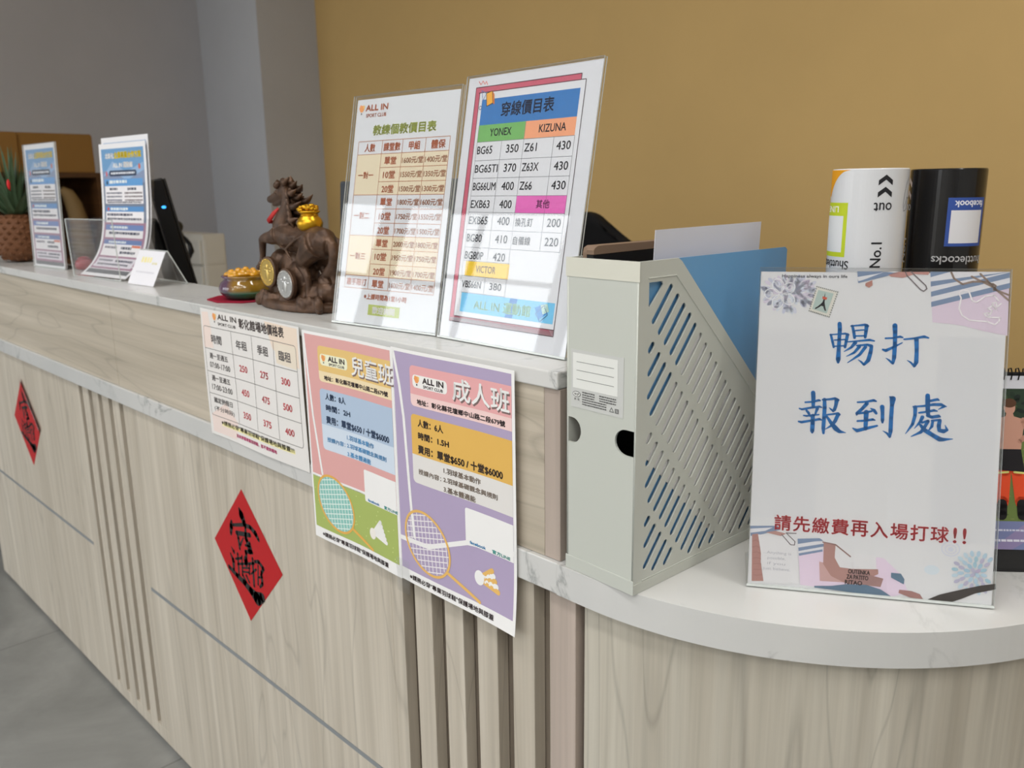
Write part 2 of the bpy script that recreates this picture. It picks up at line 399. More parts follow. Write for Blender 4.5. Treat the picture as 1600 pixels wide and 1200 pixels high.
# raised part over the ledge
MB().box(CX0+.012, .018, ZL+.0002, .046, .132, 1.0152).build('riser_core', M_GROOVE, ctr)
for a, b in ((CX0+.01, -1.1462), (-1.1328, .0335)): MB().box(a, .004, ZL+.0004, b, .0178, 1.0152).build('riser_panel', M_FASCIA, ctr, bevel=.0006)
MB().box(-1.1457, .0046, ZL+.0004, -1.1333, .0178, 1.0152).build('joint_strip', M_FASCIA, ctr)
MB().box(.0337, .004, ZL+.0004, CX1-.0002, .1338, 1.0152).build('end_post', M_POST, ctr, bevel=.0008)
MB().box(CX0+.01, .1322, ZL+.0004, .0335, .1338, 1.0152).build('rear_panel', M_FASCIA, ctr)
tag(MB().box(CX0-.01, 0, 1.0154, CX1, .14, ZU).build('countertop', M_MARBLE, bevel=.0016), 'narrow white marble top of the raised counter, under the signs and statue', 'countertop')
tag(MB().box(CX0-.005, -.0012, .7962, CX1-.0003, .95, ZL).build('counter_ledge', M_MARBLE, bevel=.0012), 'straight white marble ledge band running along the counter front below the riser', 'ledge')
def arc(r, n=48, a0=-PI/2, a1=0): return [(RC[0]+r*math.cos(a0+(a1-a0)*k/n), RC[1]+r*math.sin(a0+(a1-a0)*k/n)) for k in range(n+1)]
tag(MB().prism([(CX1, -.002)]+arc(RR+.002)+[(.487, .95), (CX1, .95)], .7962, ZL).build('rounded_worktop', M_MARBLE, bevel=.0014), 'rounded white marble worktop at the right end, under the file holder', 'worktop')
cab = thing('rounded_cabinet', 'rounded pale oak cabinet under the curved marble end of the counter', 'cabinet', (.28, .4, 0))
MB().prism([(.0805, .0145)]+arc(RR-.013)+[(.472, .93), (.0805, .93)], .012, .7958).build('curved_panel', M_CURVE, cab, smooth=False)
MB().prism([(.0815, .04)]+arc(RR-.04, 24)+[(.44, .91), (.0815, .91)], 0, .012).build('plinth', M_DARK, cab)

# ------------------------------------------------------------------ flyers taped to the counter front
def logo(s, x, y, k, col=(60, 50, 45), lay=4, sub=None):
    """little shuttlecock mark with the two-line wordmark; k = mm per unit"""
    s.poly([(x+1.5*k, y), (x+7.5*k, y+1.2*k), (x+9*k, y+5*k), (x+6.5*k, y+8.5*k), (x+3*k, y+8.5*k), (x, y+4*k)], (222, 150, 90), lay)
    s.poly([(x+7*k, y+.2*k), (x+9.5*k, y+1.5*k), (x+9*k, y+6*k), (x+7*k, y+3*k)], (236, 190, 110), lay+1)
    s.poly([(x+3.6*k, y+9.4*k), (x+6*k, y+9.4*k), (x+5.6*k, y+11.4*k), (x+4*k, y+11.4*k)], col, lay)
def racket(s, cx, cy, ra, rb, rot, hx, hy, frame_c, net_c, fill=None, lay=4):
    if fill: s.ell(cx, cy, ra-1.5, rb-1.5, fill, lay, rot)
    ca, sa = math.cos(rot), math.sin(rot); A, B = ra-2, rb-2
    for k in range(-6, 7):
        for d in (1, -1):
            # diagonal strings clipped to the oval
            o = k*B/3.3; best = []
            for i in range(61):
                t_ = -2+4*i/60; x, y = t_*A, d*t_*A*1.15+o
                if (x/A)**2+(y/B)**2 <= 1: best.append((x, y))
            if len(best) > 1:
                (x0, y0), (x1, y1) = best[0], best[-1]
                s.line(cx+x0*ca-y0*sa, cy+x0*sa+y0*ca, cx+x1*ca-y1*sa, cy+x1*sa+y1*ca, 1.3, net_c, lay+1)
    s.ring(cx, cy, ra, rb, 3.4, frame_c, lay+2, rot)
    ex, ey = cx+ra*ca*.97, cy+ra*sa*.97
    s.stroke([(ex, ey), (hx, hy)], frame_c, lay+2, 4.2)
def shuttle(s, pts_head, feathers, cols, lay=5):
    for (x0, y0, x1, y1), c in zip(feathers, cols): s.stroke([(x0, y0, 3.5), (x1, y1, 6.5)], c, lay)
    s.ell(*pts_head, (240, 240, 244), lay+1)
def class_flyer(name, label, x0, dz, w, bg, card1, card1b, card2, card2b, title, n, hours, inks, grass=None, bend=lambda x, y: 0):
    zt = 1.0278
    f = lambda x, y, l: Vector((x0+x/1000, -.0042-l-bend(x, y), zt+dz-y/1000))
    s = Sheet(f, 9); L = 300
    s.paper(0, 0, w, L, (226, 227, 234), 24, 34)
    T = (54, 44, 46)
    s.rect(4, 4, w-4.5, 283, bg, 1, 8, 12)
    if grass:
        s.rect(4, 206, w-4.5, 283, grass, 2, 8, 6); s.rect(4, 203, w-4.5, 207, (236, 226, 226), 2, 8, 1)
        for _ in range(40):
            gx, gy = rnd.uniform(8, w-10), rnd.uniform(210, 280); s.ell(gx, gy, .8, .8, (205, 214, 150), 3, n=6)
        s.stroke([(4, 5), (15, 118), (29, 200)], (236, 226, 228), 3, 4.5)
    else:
        s.stroke([(5, 5), (15, 45), (21, 84), (26, 160), (29, 202), (33, 235)], (232, 230, 240), 3, 5)
        s.stroke([(4, 243), (60, 240), (129, 214), (206, 204)], (232, 230, 240), 3, 6)
    e = w-4.5
    s.rrect(37, 17, e, 66, 6, card1b, 3, 'ad'); s.rrect(37, 17, e, 51.5, 6, card1, 4, 'a')
    s.rrect(42, 27.5, 103, 43, 5, tuple(min(238, v+28) for v in card1b), 5)
    logo(s, 45, 28.5, 1.05, T, 6)
    s.text('ALL IN', 61, 29.5, 97, 36, T, 7, .45); s.text('SPORT CLUB', 62, 38.3, 96, 41.6, T, 7, .15)
    s.text(title, 113.6, 24.2, 203.4, 49, (118, 98, 96), 5, .5); s.text(title, 112, 22, 202, 47, (244, 244, 246), 6, .5)
    s.text('地址：彰化縣花壇鄉中山路二段679號', 49, 56.5, min(195, w-12), 63, T, 6, .28)
    s.rrect(36, 76, e, 162, 6, card2b, 3, 'ad'); s.rrect(36, 76, e, 126, 6, card2, 4, 'a')
    s.text('人數：%s人' % n, 49, 81, 94, 90, inks[0], 6, .45)
    s.text('時間：%s' % hours, 49, 97, 103, 105.5, inks[0], 6, .45)
    s.text('費用：單堂$650 / 十堂$6000', 48, 113, min(190, w-14), 123.5, inks[0], 6, .5)
    s.text('授課內容：', 47, 143, 88, 149.5, inks[1], 6, .2)
    s.text('1.羽球基本動作', 93, 131, 154, 138, inks[1], 6, .25)
    s.text('2.羽球基礎觀念與規則', 92, 142.5, 181, 149, inks[1], 6, .25)
    s.text('3.基本體適能', 92, 154, 145, 161, inks[1], 6, .25)
    s.rrect(127, 171, e, 215, 3, (228, 229, 236), 4, 'ad')
    s.text('facebook', 134, 210, 160, 213.4, (70, 130, 175), 6, .3); s.text('官方LINE', 171, 209.5, 200, 214, (70, 140, 135), 6, .25)
    if grass: racket(s, 57, 238, 46, 37, .62, 139, 281, (214, 166, 84), (214, 226, 220), (128, 184, 176))
    else: racket(s, 57, 237, 46, 38, .62, 150, 281, (216, 174, 100), (226, 222, 236))
    if grass:
        for k in range(6): s.stroke([(140, 256, 3), (160+k*2.4, 236+k*5.0, 6)], (234, 230, 224), 5)
        s.ell(141, 257, 7, 8, (226, 222, 216), 6)
    else:
        for k, c in enumerate(((216, 174, 100), (238, 238, 242), (216, 174, 100), (238, 238, 242), (216, 174, 100))):
            s.stroke([(150, 249+k*1.2, 4), (170+k*2.6, 236+k*5.6, 6.6)], c, 5)
        s.ell(149, 251, 8, 9, (238, 238, 242), 6); 
    s.text('※請務必穿"專業羽球鞋"保護場地與膝蓋', 20, 288, min(174, w-20), 295, T, 5, .2)
    o = s.build(name); return tag(o, label, 'flyer', 'sheets taped to the counter front')
class_flyer('class_flyer', 'purple class flyer with yellow panel and racket drawing, rightmost of three taped sheets', -.2105, 0, 210, (165, 152, 182), (216, 160, 162), (226, 196, 194), (212, 170, 88), (212, 210, 208), '成人班', '6', '1.5H',
            ((58, 46, 36), (120, 108, 98)), bend=lambda x, y: .0012*math.sin(x/34)+.005*max(0, (y-215)/85)**2*max(0, (x-60)/150))
class_flyer('class_flyer', 'pink class flyer with blue panel and green lawn, middle of three taped sheets', -.4105, -.0012, 203, (208, 158, 156), (216, 184, 118), (226, 208, 172), (166, 184, 206), (196, 208, 222), '兒童班', '8', '2H',
            ((42, 58, 84), (84, 140, 186)), grass=(158, 174, 98), bend=lambda x, y: -.0007+.0012*math.sin(x/30+1))

# landscape price sheet
f = lambda x, y, l: Vector((-.7215+x/1000, -.0034-l-.0011*math.sin(x/40+y/70), 1.0292-y/1000))
s = Sheet(f, 14); s.paper(0, 0, 303, 211, (216, 214, 212), 24, 16)
s.poly([(5, 6), (28, 4), (34, 30), (38, 62), (5, 64)], (224, 208, 200), 1); s.poly([(205, 2), (298, 3), (298, 60), (262, 52), (225, 40)], (222, 206, 190), 1)
s.poly([(8, 176), (60, 150), (96, 178), (86, 206), (8, 206)], (222, 206, 200), 1); s.poly([(230, 30), (292, 30), (292, 62), (235, 60)], (218, 208, 192), 2)
K = (74, 66, 64); G_ = (96, 92, 92); RD = (186, 78, 84)
logo(s, 44, 4, 1.35, K, 4); s.text('ALL IN', 62, 5, 121, 13, K, 4, .45); s.text('SPORT CLUB', 61, 18, 117, 22.5, G_, 4, .15)
s.text('彰化館場地價格表', 128, 5, 261, 20.5, K, 4, .5)
for y in (64.5, 102.5, 139.5): s.line(8, y, 292, y, .8, G_, 3)
for x in (100, 162, 228): s.line(x, 28, x, 176, .8, G_, 3)
for a in ((14, 28, 286, 28), (14, 177, 286, 177), (8, 34, 8, 171), (292, 34, 292, 171)): s.line(*a, .8, G_, 3)
for cx_, cy_, a0 in ((14, 34, PI), (286, 34, 1.5*PI), (286, 171, 0), (14, 171, .5*PI)): s.ring(cx_, cy_, 6.4, 6.4, .8, G_, 3, 0, 10, a0, a0+PI/2)
for t_, x0, x1 in (('時間', 33, 67), ('年租', 113, 146), ('季租', 178, 211), ('臨租', 243, 277)): s.text(t_, x0, 40, x1, 54, G_, 4, .35)
for (a_, b_), y in zip((('週一至週五', '07:00-17:00'), ('週一至週五', '17:00-23:00'), ('國定例假日', '(不分時段)')), (71, 108, 145)):
    s.text(a_, 22, y, 82, y+9, G_, 4, .2); s.text(b_, 20, y+15, 86, y+24, G_, 4, .15)
for row, y in zip((('250', '275', '300'), ('450', '475', '500'), ('350', '375', '400')), (79, 117, 154)):
    for v, x in zip(row, (117, 182, 246)): s.text(v, x, y, x+24, y+10, RD, 4, .4)
s.rect(40, 185, 268, 191, (236, 218, 160), 2); s.text('※請務必穿"專業羽球鞋"保護場地與膝蓋!!!', 39, 181.5, 266, 189.5, (62, 58, 44), 4, .25)
s.text('如未穿著專業羽球鞋，恕不提供場地', 87, 195.5, 216, 201.5, (176, 70, 110), 4, .3)
tag(s.build('price_sheet'), 'white landscape price sheet with red figures in a grid, leftmost of three taped sheets', 'flyer', 'sheets taped to the counter front')

# clear tape over the joint of the two class flyers
tp = Sheet(lambda x, y, l: Vector((-.215+x/1000, -.0072-l-.0008*math.sin(y/5), .756-y/1000)))
tp.paper(0, 0, 26, 46, M_ACR, 4, 6)
tag(tp.build('tape_strip'), 'crinkled clear tape strip hanging below the joint of the pink and purple flyers', 'tape')

# red diamond papers
RED = pbr('red_paper', lin((184, 8, 18)), .5); BLK = pbr('black_brush_ink', (.012, .011, .011), .45)
ZD = ((0.30461, -0.02533, -77.81321), (0.08131, -0.16304, 73.52476))
GLYPH = [[(215, 50, 30), (240, 120, 85), (275, 215, 65)], [(120, 195, 30), (115, 255, 62), (110, 340, 40)], [(140, 240, 30), (270, 232, 36), (345, 260, 44), (405, 330, 56), (440, 400, 36)],
 [(180, 330, 44), (340, 350, 42)], [(288, 260, 34), (290, 400, 40)], [(200, 380, 44), (218, 520, 30)], [(262, 385, 14), (225, 470, 30)], [(300, 400, 54), (335, 540, 54)], [(285, 542, 34), (365, 548, 34)], [(335, 440, 34), (358, 540, 40)], [(285, 470, 24), (340, 480, 24)],
 [(112, 500, 12), (145, 560, 40)], [(100, 580, 20), (135, 660, 52), (140, 770, 34)], [(80, 745, 44), (180, 840, 52), (270, 915, 62), (350, 1005, 80), (420, 1085, 130), (480, 1060, 90)],
 [(190, 575, 30), (205, 830, 28)], [(242, 600, 24), (248, 830, 26)], [(292, 555, 44), (298, 640, 34)], [(288, 640, 70), (292, 690, 56)], [(165, 640, 22), (235, 625, 26)], [(190, 700, 22), (385, 672, 26)], [(332, 690, 24), (330, 805, 26)], [(248, 740, 18), (330, 735, 18)], [(248, 785, 18), (330, 785, 18)], [(250, 825, 26), (292, 905, 28)], [(292, 825, 28), (330, 905, 26)],
 [(368, 615, 30), (386, 940, 32)], [(395, 650, 30), (440, 650, 38), (492, 720, 42), (465, 800, 26)], [(432, 690, 20), (432, 915, 24)], [(470, 760, 30), (482, 900, 38), (455, 940, 26)], [(350, 800, 18), (410, 740, 22)], [(440, 830, 20), (480, 820, 20)]]
def diamond(label, cx, cz, tip, curl=0):
    f = lambda x, y, l: Vector((cx+x/1000, FY-.0004-l-curl*max(0, (x*.72-y*.69-50))**2*.0000045, cz-y/1000))
    s = Sheet(f, 12)
    pts = [(0, -121), (117, -6), (-8+tip, 122), (-120, 2)]
    k = 10; vs = []   # subdivided sheet so one edge can lift
    for j in range(k+1):
        for i in range(k+1):
            u, v = i/k, j/k
            a = [(1-u)*p+u*q for p, q in zip(pts[0], pts[1])]; b_ = [(1-u)*p+u*q for p, q in zip(pts[3], pts[2])]
            vs.append(tuple((1-v)*p+v*q for p, q in zip(a, b_)))
    s.add(vs, [(j*(k+1)+i, (j+1)*(k+1)+i, (j+1)*(k+1)+i+1, j*(k+1)+i+1) for j in range(k) for i in range(k)], RED, 0)
    for st in GLYPH:
        q = [(ZD[0][0]*x+ZD[0][1]*y+ZD[0][2], -(ZD[1][0]*x+ZD[1][1]*y+ZD[1][2]), w_) for x, y, w_ in st]
        s.stroke([(x, y, w_*.20) for x, y, w_ in q], BLK, 2)
    if curl:   # a fold turned over along the right edge shows the white back
        s.poly([(1, -121), (117, -6), (98, 4), (84, -14), (30, -70)], (205, 200, 200), 5)
    return tag(s.build('paper_diamond'), label, 'paper decoration', 'red paper diamonds on the counter front')
diamond('red paper diamond lying flat with a black brush character, below the landscape price sheet', -.6578, .610, 0)
diamond('red paper diamond with a white curled edge, near the left end of the counter', -1.866, .617, 8, curl=1)

# ------------------------------------------------------------------ acrylic sign stands
def sign_frame(x, y, z, yaw, h, tilt):
    ca, sa = math.cos(yaw), math.sin(yaw); ax = Vector((ca, sa, 0)); bk = Vector((-sa, ca, 0))
    up = Vector((0, 0, math.cos(tilt)))+bk*math.sin(tilt); nr = ax.cross(up)
    return Vector((x, y, z)), ax, bk, up, nr
def sign_stand(label, x, y, z, yaw, w, h, tilt, foot=.075):
    o, ax, bk, up, nr = sign_frame(x, y, z, yaw, h, tilt)
    t_ = thing('sign_stand', label, 'sign', o+ax*w/2+bk*.02, 'acrylic sign stands on the counter')
    f = frame(o, ax, up, nr)
    for nm, d0, d1 in (('front_panel', .0006, .0022), ('back_panel', -.0030, -.0014)):
        q = MB(); q.mi = 0; q.prism([(0, .002), (w, .002), (w, h), (0, h)], d0, d1, f, side=1); q.build(nm, [M_ACR, M_EDGE], t_)
    q = MB(); q.box(0, 0, 0, w, foot, .002, frame(o+Vector((0, 0, .0003)), ax, bk, (0, 0, 1)))
    q.build('foot', M_ACR, t_)
    q = MB(); q.box(0, .0005, -.0032, w, .0028, .0024, f); q.build('bottom_edge', M_EDGE, t_)
    g = lambda px, py, l: o+ax*(px/1000)+up*(h-py/1000)+nr*(l-.0004)
    return t_, Sheet(g)

# check-in sign (front right)
t_, s = sign_stand('large acrylic stand with blue and red brush lettering, in front of the shuttlecock tubes', .2221, .0888, ZL+.0004, math.radians(31.44), .2174, .3082, math.radians(11.49))
s.paper(1, 4, 215.6, 305.5, (206, 207, 210))
for k in range(60):
    x = 3+k*.95
    if x < 64: s.rect(x, 60, x+.3, 240, (202, 204, 209), 1)
    s.rect(158+x*.9, 62, 158.3+x*.9, 250, (202, 204, 209), 1) if 158.3+x*.9 < 215 else None
BLUE = (8, 100, 168)
A1 = ((0.05894, 0.00374, 61.44038), (-0.00135, 0.06324, 48.65763)); A2 = ((0.04618, 0.00253, 35.4171), (-0.00193, 0.04912, 113.305)); A3 = ((0.04422, 0.00256, 109.3028), (-0.00184, 0.04807, 110.22362))
AT = ((0.08598, 0.00639, 81.85082), (-0.00068, 0.09337, -2.70951)); AB = ((0.13991, 0.01347, -6.27439), (-0.01112, 0.15051, 245.75428)); AL = ((0.05575, 0.00319, -1.73538), (-0.00044, 0.05861, -2.05298))
def am(A, x, y): return (A[0][0]*x+A[0][1]*y+A[0][2], A[1][0]*x+A[1][1]*y+A[1][2])
def brush(A, k, strokes, c, lay=4):
    for st in strokes: s.stroke([(*am(A, x, y), w_*k) for x, y, w_ in st], c, lay)
CH1 = [[(75, 225, 30), (100, 330, 36), (115, 410, 30)], [(62, 225, 18), (200, 215, 20), (290, 208, 28), (340, 225, 30)], [(325, 225, 46), (305, 320, 42), (285, 408, 36)], [(115, 398, 20), (290, 388, 20)], [(130, 305, 20), (290, 295, 20)],
 [(210, 62, 56), (212, 150, 56), (200, 300, 50), (190, 450, 54), (180, 590, 66), (178, 635, 36)],
 [(400, 92, 32), (420, 180, 42), (430, 268, 38)], [(380, 95, 20), (500, 85, 24), (590, 76, 34), (635, 95, 28)], [(612, 92, 54), (600, 180, 48), (588, 262, 36)], [(450, 162, 20), (570, 152, 20)], [(440, 243, 22), (590, 238, 22)],
 [(330, 330, 18), (500, 315, 24), (650, 300, 32), (722, 315, 20)], [(440, 342, 54), (380, 410, 36), (270, 475, 10)],
 [(460, 385, 22), (620, 370, 32), (680, 392, 46), (665, 480, 54), (628, 600, 56), (565, 665, 34)], [(560, 662, 34), (520, 622, 24), (480, 595, 8)], [(500, 400, 46), (420, 490, 34), (305, 545, 10)], [(590, 405, 46), (500, 520, 40), (320, 640, 10)],
 [(1028, 88, 66), (1030, 180, 58), (1025, 350, 54), (1010, 550, 56), (990, 640, 36)], [(985, 640, 34), (930, 592, 24), (890, 565, 8)], [(888, 275, 24), (1000, 270, 24), (1100, 250, 32), (1140, 262, 20)], [(845, 440, 26), (890, 455, 42), (1000, 405, 34), (1132, 338, 14)],
 [(1158, 288, 22), (1300, 275, 28), (1450, 248, 38), (1512, 266, 22)], [(1338, 290, 60), (1340, 450, 52), (1330, 620, 58), (1300, 678, 38)], [(1298, 676, 34), (1250, 625, 24), (1200, 595, 8)]]
CH2 = [[(380, 115, 76), (385, 200, 74), (380, 390, 58)], [(225, 300, 30), (370, 290, 34), (490, 260, 42), (520, 268, 26)], [(105, 420, 24), (160, 437, 38), (330, 405, 40), (500, 382, 38), (545, 398, 22)], [(250, 460, 40), (290, 510, 48), (320, 570, 28)], [(460, 420, 58), (420, 520, 34)],
 [(190, 555, 24), (250, 565, 32), (400, 545, 32), (490, 538, 24)], [(90, 672, 30), (150, 686, 46), (330, 655, 40), (500, 625, 46), (535, 638, 28)], [(370, 560, 70), (365, 700, 74), (355, 850, 72), (355, 885, 38)],
 [(600, 245, 60), (602, 400, 68), (588, 600, 66), (572, 800, 66), (575, 895, 42)], [(565, 250, 34), (700, 240, 38), (800, 226, 48), (865, 256, 46)], [(835, 255, 74), (820, 350, 60), (790, 440, 58), (765, 470, 36)], [(765, 468, 38), (720, 430, 28), (688, 402, 10)],
 [(640, 540, 28), (780, 522, 34), (860, 508, 38), (890, 535, 36)], [(855, 540, 66), (800, 660, 62), (740, 740, 48), (615, 815, 14)], [(640, 570, 38), (720, 690, 62), (810, 800, 88), (880, 858, 64), (1005, 882, 10)],
 [(1232, 295, 28), (1400, 285, 36), (1540, 258, 48), (1585, 276, 28)], [(1410, 320, 66), (1330, 410, 58), (1222, 508, 58), (1215, 538, 28)], [(1220, 515, 34), (1380, 490, 42), (1500, 465, 34)], [(1482, 412, 20), (1545, 450, 58), (1585, 505, 46)], [(1398, 485, 84), (1390, 620, 76), (1380, 800, 66)], [(1228, 655, 32), (1380, 645, 38), (1520, 622, 44), (1560, 636, 22)], [(1138, 792, 22), (1220, 838, 62), (1380, 798, 56), (1600, 742, 34)]]
CH3 = [[(102, 390, 78), (108, 500, 62), (105, 650, 62), (105, 695, 34)], [(255, 195, 28), (310, 235, 105), (295, 350, 70), (275, 600, 68), (262, 850, 72), (245, 975, 38)], [(245, 965, 48), (190, 900, 34), (108, 855, 10)],
 [(985, 170, 78), (985, 280, 82), (985, 450, 76), (992, 540, 66)], [(980, 550, 56), (1060, 583, 56), (1190, 562, 58), (1220, 575, 28)], [(1040, 270, 46), (1170, 242, 48), (1200, 258, 28)], [(708, 385, 32), (900, 370, 38), (1100, 340, 52), (1240, 342, 56), (1340, 380, 20)], [(1300, 375, 46), (1185, 435, 12)],
 [(818, 500, 34), (950, 482, 38), (1100, 452, 48), (1165, 466, 24)], [(745, 392, 66), (740, 550, 60), (690, 720, 54), (552, 905, 12)], [(880, 585, 66), (840, 670, 52), (722, 805, 10)], [(870, 690, 36), (985, 655, 48)], [(988, 662, 58), (930, 760, 56), (850, 870, 56), (658, 958, 14)], [(842, 735, 46), (920, 832, 76), (1080, 930, 76), (1200, 1000, 86), (1265, 1008, 66), (1455, 996, 12)],
 [(1080, 652, 46), (1060, 760, 52), (1002, 835, 20)], [(1060, 650, 38), (1215, 632, 42)], [(1212, 645, 66), (1192, 750, 72), (1200, 835, 62), (1280, 850, 76), (1350, 825, 48), (1312, 732, 12)]]
brush(A1, .067, CH1, BLUE); brush(A2, .0535, CH2, BLUE); brush(A3, .052, CH3, BLUE)
x = 23.5
for k, ch in enumerate('請先繳費再入場打球'):
    s.text(ch, x, 237, x+15, 251.5, (186, 48, 58), 5, .28); x += 17.3
for xx in (181, 189): s.text('!', xx, 237, xx+2.6, 251, (186, 48, 58), 5, .3)
s.text('Happiness always in ours life', 20.5, 6.4, 79, 10.2, (104, 106, 116), 5, .06)
# flower sketch and stamp
for _ in range(150):
    a, r_ = rnd.uniform(0, 2*PI), 20*math.sqrt(rnd.random()); cx_, cy_ = 28+1.25*r_*math.cos(a), 24+.9*r_*math.sin(a)
    if cx_ > 4 and cy_ > 9: s.ell(cx_, cy_, 3.2, 1.6, rnd.choice([(190, 193, 208), (182, 186, 204), (196, 203, 214), (199, 192, 208)]), 2, a, 10)
for k in range(5):
    a = -1.9+k*2*PI/5; cx_, cy_ = 20+8.2*math.cos(a), 25+8.2*math.sin(a)
    s.ring(cx_, cy_, 7, 5.4, .75, (220, 222, 232), 3, a); s.ring(cx_+1.6*math.cos(a), cy_+1.6*math.sin(a), 2.4, 1.8, .5, (216, 218, 230), 4, a)
q = [am(AL, *p) for p in ((950, 345), (1280, 430), (1140, 830), (820, 735))]; s.poly(q, (206, 204, 196), 4)
for (a, b_) in zip(q, q[1:]+q[:1]):
    for k in range(11): s.ell(a[0]+(b_[0]-a[0])*k/11, a[1]+(b_[1]-a[1])*k/11, .7, .7, (128, 130, 128), 5, n=6)
s.poly([am(AL, *p) for p in ((972, 398), (1215, 455), (1100, 775), (868, 702))], (166, 184, 180), 6)
for st in ([(1080, 450, 2), (1062, 560, 26), (1040, 640, 44)], [(1050, 600, 30), (985, 660, 26), (925, 695, 22)], [(1055, 600, 30), (1065, 680, 30), (1080, 725, 24)], [(985, 645, 14), (1070, 650, 14)]):
    s.stroke([(*am(AL, x, y), w_*.056) for x, y, w_ in st], (36, 36, 44), 7)
s.poly([am(AL, *p) for p in ((1040, 500), (1115, 520), (1095, 560), (1035, 540))], (190, 84, 66), 8)
# paper scraps, top
PINK = (204, 190, 206); NAVY = (116, 134, 162); BRN = (164, 128, 122)
s.poly([am(AT, *p) for p in ((60, 62), (330, 62), (65, 175))], NAVY, 2); s.poly([am(AT, *p) for p in ((60, 118), (400, 62), (480, 62), (70, 160))], (206, 207, 212), 3)
s.poly([am(AT, *p) for p in ((70, 178), (480, 78), (330, 66), (300, 80), (70, 165))], NAVY, 4)
s.poly([am(AT, *p) for p in ((140, 180), (210, 150), (212, 200), (175, 225), (138, 205))], (170, 122, 112), 5)
s.poly([am(AT, *p) for p in ((370, 95), (480, 66), (785, 66), (770, 95), (640, 88), (520, 125), (400, 115))], (176, 132, 126), 4)
s.stroke([(*am(AT, x, y), 1.0) for x, y in ((545, 70), (560, 105), (690, 240), (720, 256), (752, 232), (742, 200), (600, 64))], (112, 104, 108), 6)
s.poly([am(AT, *p) for p in ((790, 64), (1555, 64), (1520, 680), (1300, 640), (1100, 590), (960, 572), (800, 560))], PINK, 2)
s.poly([am(AT, *p) for p in ((790, 64), (1558, 64), (1556, 195), (1420, 245), (800, 410))], (208, 208, 214), 3)
for y0, d in ((70, 40), (160, 50), (260, 50), (360, 50)):
    sl = -178/760
    p = [(792, y0), (1556, y0-190), (1556, y0-190+d), (792, y0+d)]
    p = [(x, max(64, y)) for x, y in p]
    if y0 == 70: p = [(792, 64), (990, 64), (792, 118)]
    s.poly([am(AT, *v) for v in p], NAVY, 4)
for st in ([(995, 70), (1020, 130), (1100, 185), (1200, 160), (1320, 160), (1400, 190)], [(1190, 110), (1290, 160), (1400, 215), (1545, 345)], [(1275, 85), (1340, 150), (1420, 240), (1548, 290)], [(1390, 180), (1420, 200), (1400, 240)]):
    s.stroke([(*am(AT, x, y), 1.7) for x, y in st], (140, 122, 112), 6)
s.stroke([(*am(AT, x, y), 1.3) for x, y in ((1060, 270), (1100, 240), (1160, 250), (1190, 345), (1230, 360), (1320, 300), (1400, 290), (1445, 345))], (226, 222, 232), 6)
s.stroke([(*am(AT, x, y), 1.3) for x, y in ((1065, 275), (1085, 320), (1062, 420), (1090, 490), (1160, 535), (1330, 545), (1400, 575), (1440, 545), (1452, 505), (1370, 505), (1330, 500), (1300, 470), (1345, 460), (1350, 490), (1380, 440), (1340, 420), (1385, 390), (1420, 430), (1380, 370), (1420, 360), (1425, 405), (1465, 370))], (226, 222, 232), 6)
# paper scraps, bottom
sc = lambda pts, c, l: s.poly([am(AB, *p) for p in pts], c, l)
sc(((50, 30), (230, 30), (250, 55), (170, 75), (95, 90), (50, 95)), NAVY, 2); sc(((50, 48), (200, 40), (150, 62), (50, 75)), (206, 206, 212), 3)
sc(((150, 72), (215, 62), (285, 80), (250, 95)), (170, 130, 124), 3)
sc(((60, 85), (100, 80), (115, 180), (108, 260), (120, 385), (42, 385)), (164, 122, 116), 3)
for k in range(7): s.stroke([(*am(AB, x, y), .6) for x, y in ((60, 130+k*36), (85, 120+k*38), (110, 140+k*34))], (150, 108, 104), 4)
sc(((100, 85), (250, 95), (350, 110), (356, 395), (330, 402), (300, 392), (265, 404), (220, 396), (180, 402), (120, 388), (112, 200)), (208, 208, 211), 5)
s.stroke([(*am(AB, x, y), .8) for x, y in ((255, 85), (310, 150), (335, 152), (340, 130), (285, 75), (350, 78))], (112, 104, 108), 6)
for k, tx in enumerate(('...Anything is', 'possible,', 'if you', 'just believe.')):
    s.text(tx, 14.5+4*(k in (1, 2)), 272.5+k*5.2, 40-5*(k in (1, 2)), 275.9+k*5.2, (176, 178, 186), 7)
sc(((358, 210), (520, 170), (700, 200), (700, 300), (860, 225), (900, 232), (1000, 330), (1040, 440), (940, 470), (360, 405)), (210, 194, 212), 2)
sc(((358, 108), (525, 112), (520, 185), (358, 222)), (206, 206, 212), 3)
for a in (((358, 112), (500, 108), (525, 125), (470, 128), (358, 145)), ((360, 168), (525, 142), (525, 160), (360, 190)), ((360, 205), (515, 178), (515, 192), (362, 220))): sc(a, NAVY, 4)
sc(((600, 140), (700, 180), (705, 320), (640, 320), (590, 250)), (208, 208, 211), 3); sc(((700, 200), (850, 215), (850, 300), (700, 300)), (208, 208, 211), 3)
sc(((525, 135), (600, 150), (590, 230), (620, 290), (700, 300), (860, 300), (860, 330), (700, 400), (640, 385), (560, 345), (515, 270)), (164, 126, 120), 5)
s.stroke([(*am(AB, x, y), 1.2) for x, y in ((520, 132), (600, 148), (690, 222))], (140, 110, 106), 6)
sc(((490, 255), (530, 265), (560, 340), (650, 345), (640, 385), (488, 378)), (186, 152, 150), 4); sc(((690, 305), (890, 358), (870, 410), (680, 390)), (150, 118, 116), 6)
for k, tx in enumerate(('OUTENKA', 'ZA PATITO', 'RITAO')):
    s.text(tx, 92-1.2*k, 283.5+5.2*k, 111-1.2*k-4*(k == 2), 287.4+5.2*k, (72, 56, 58), 8, .2)
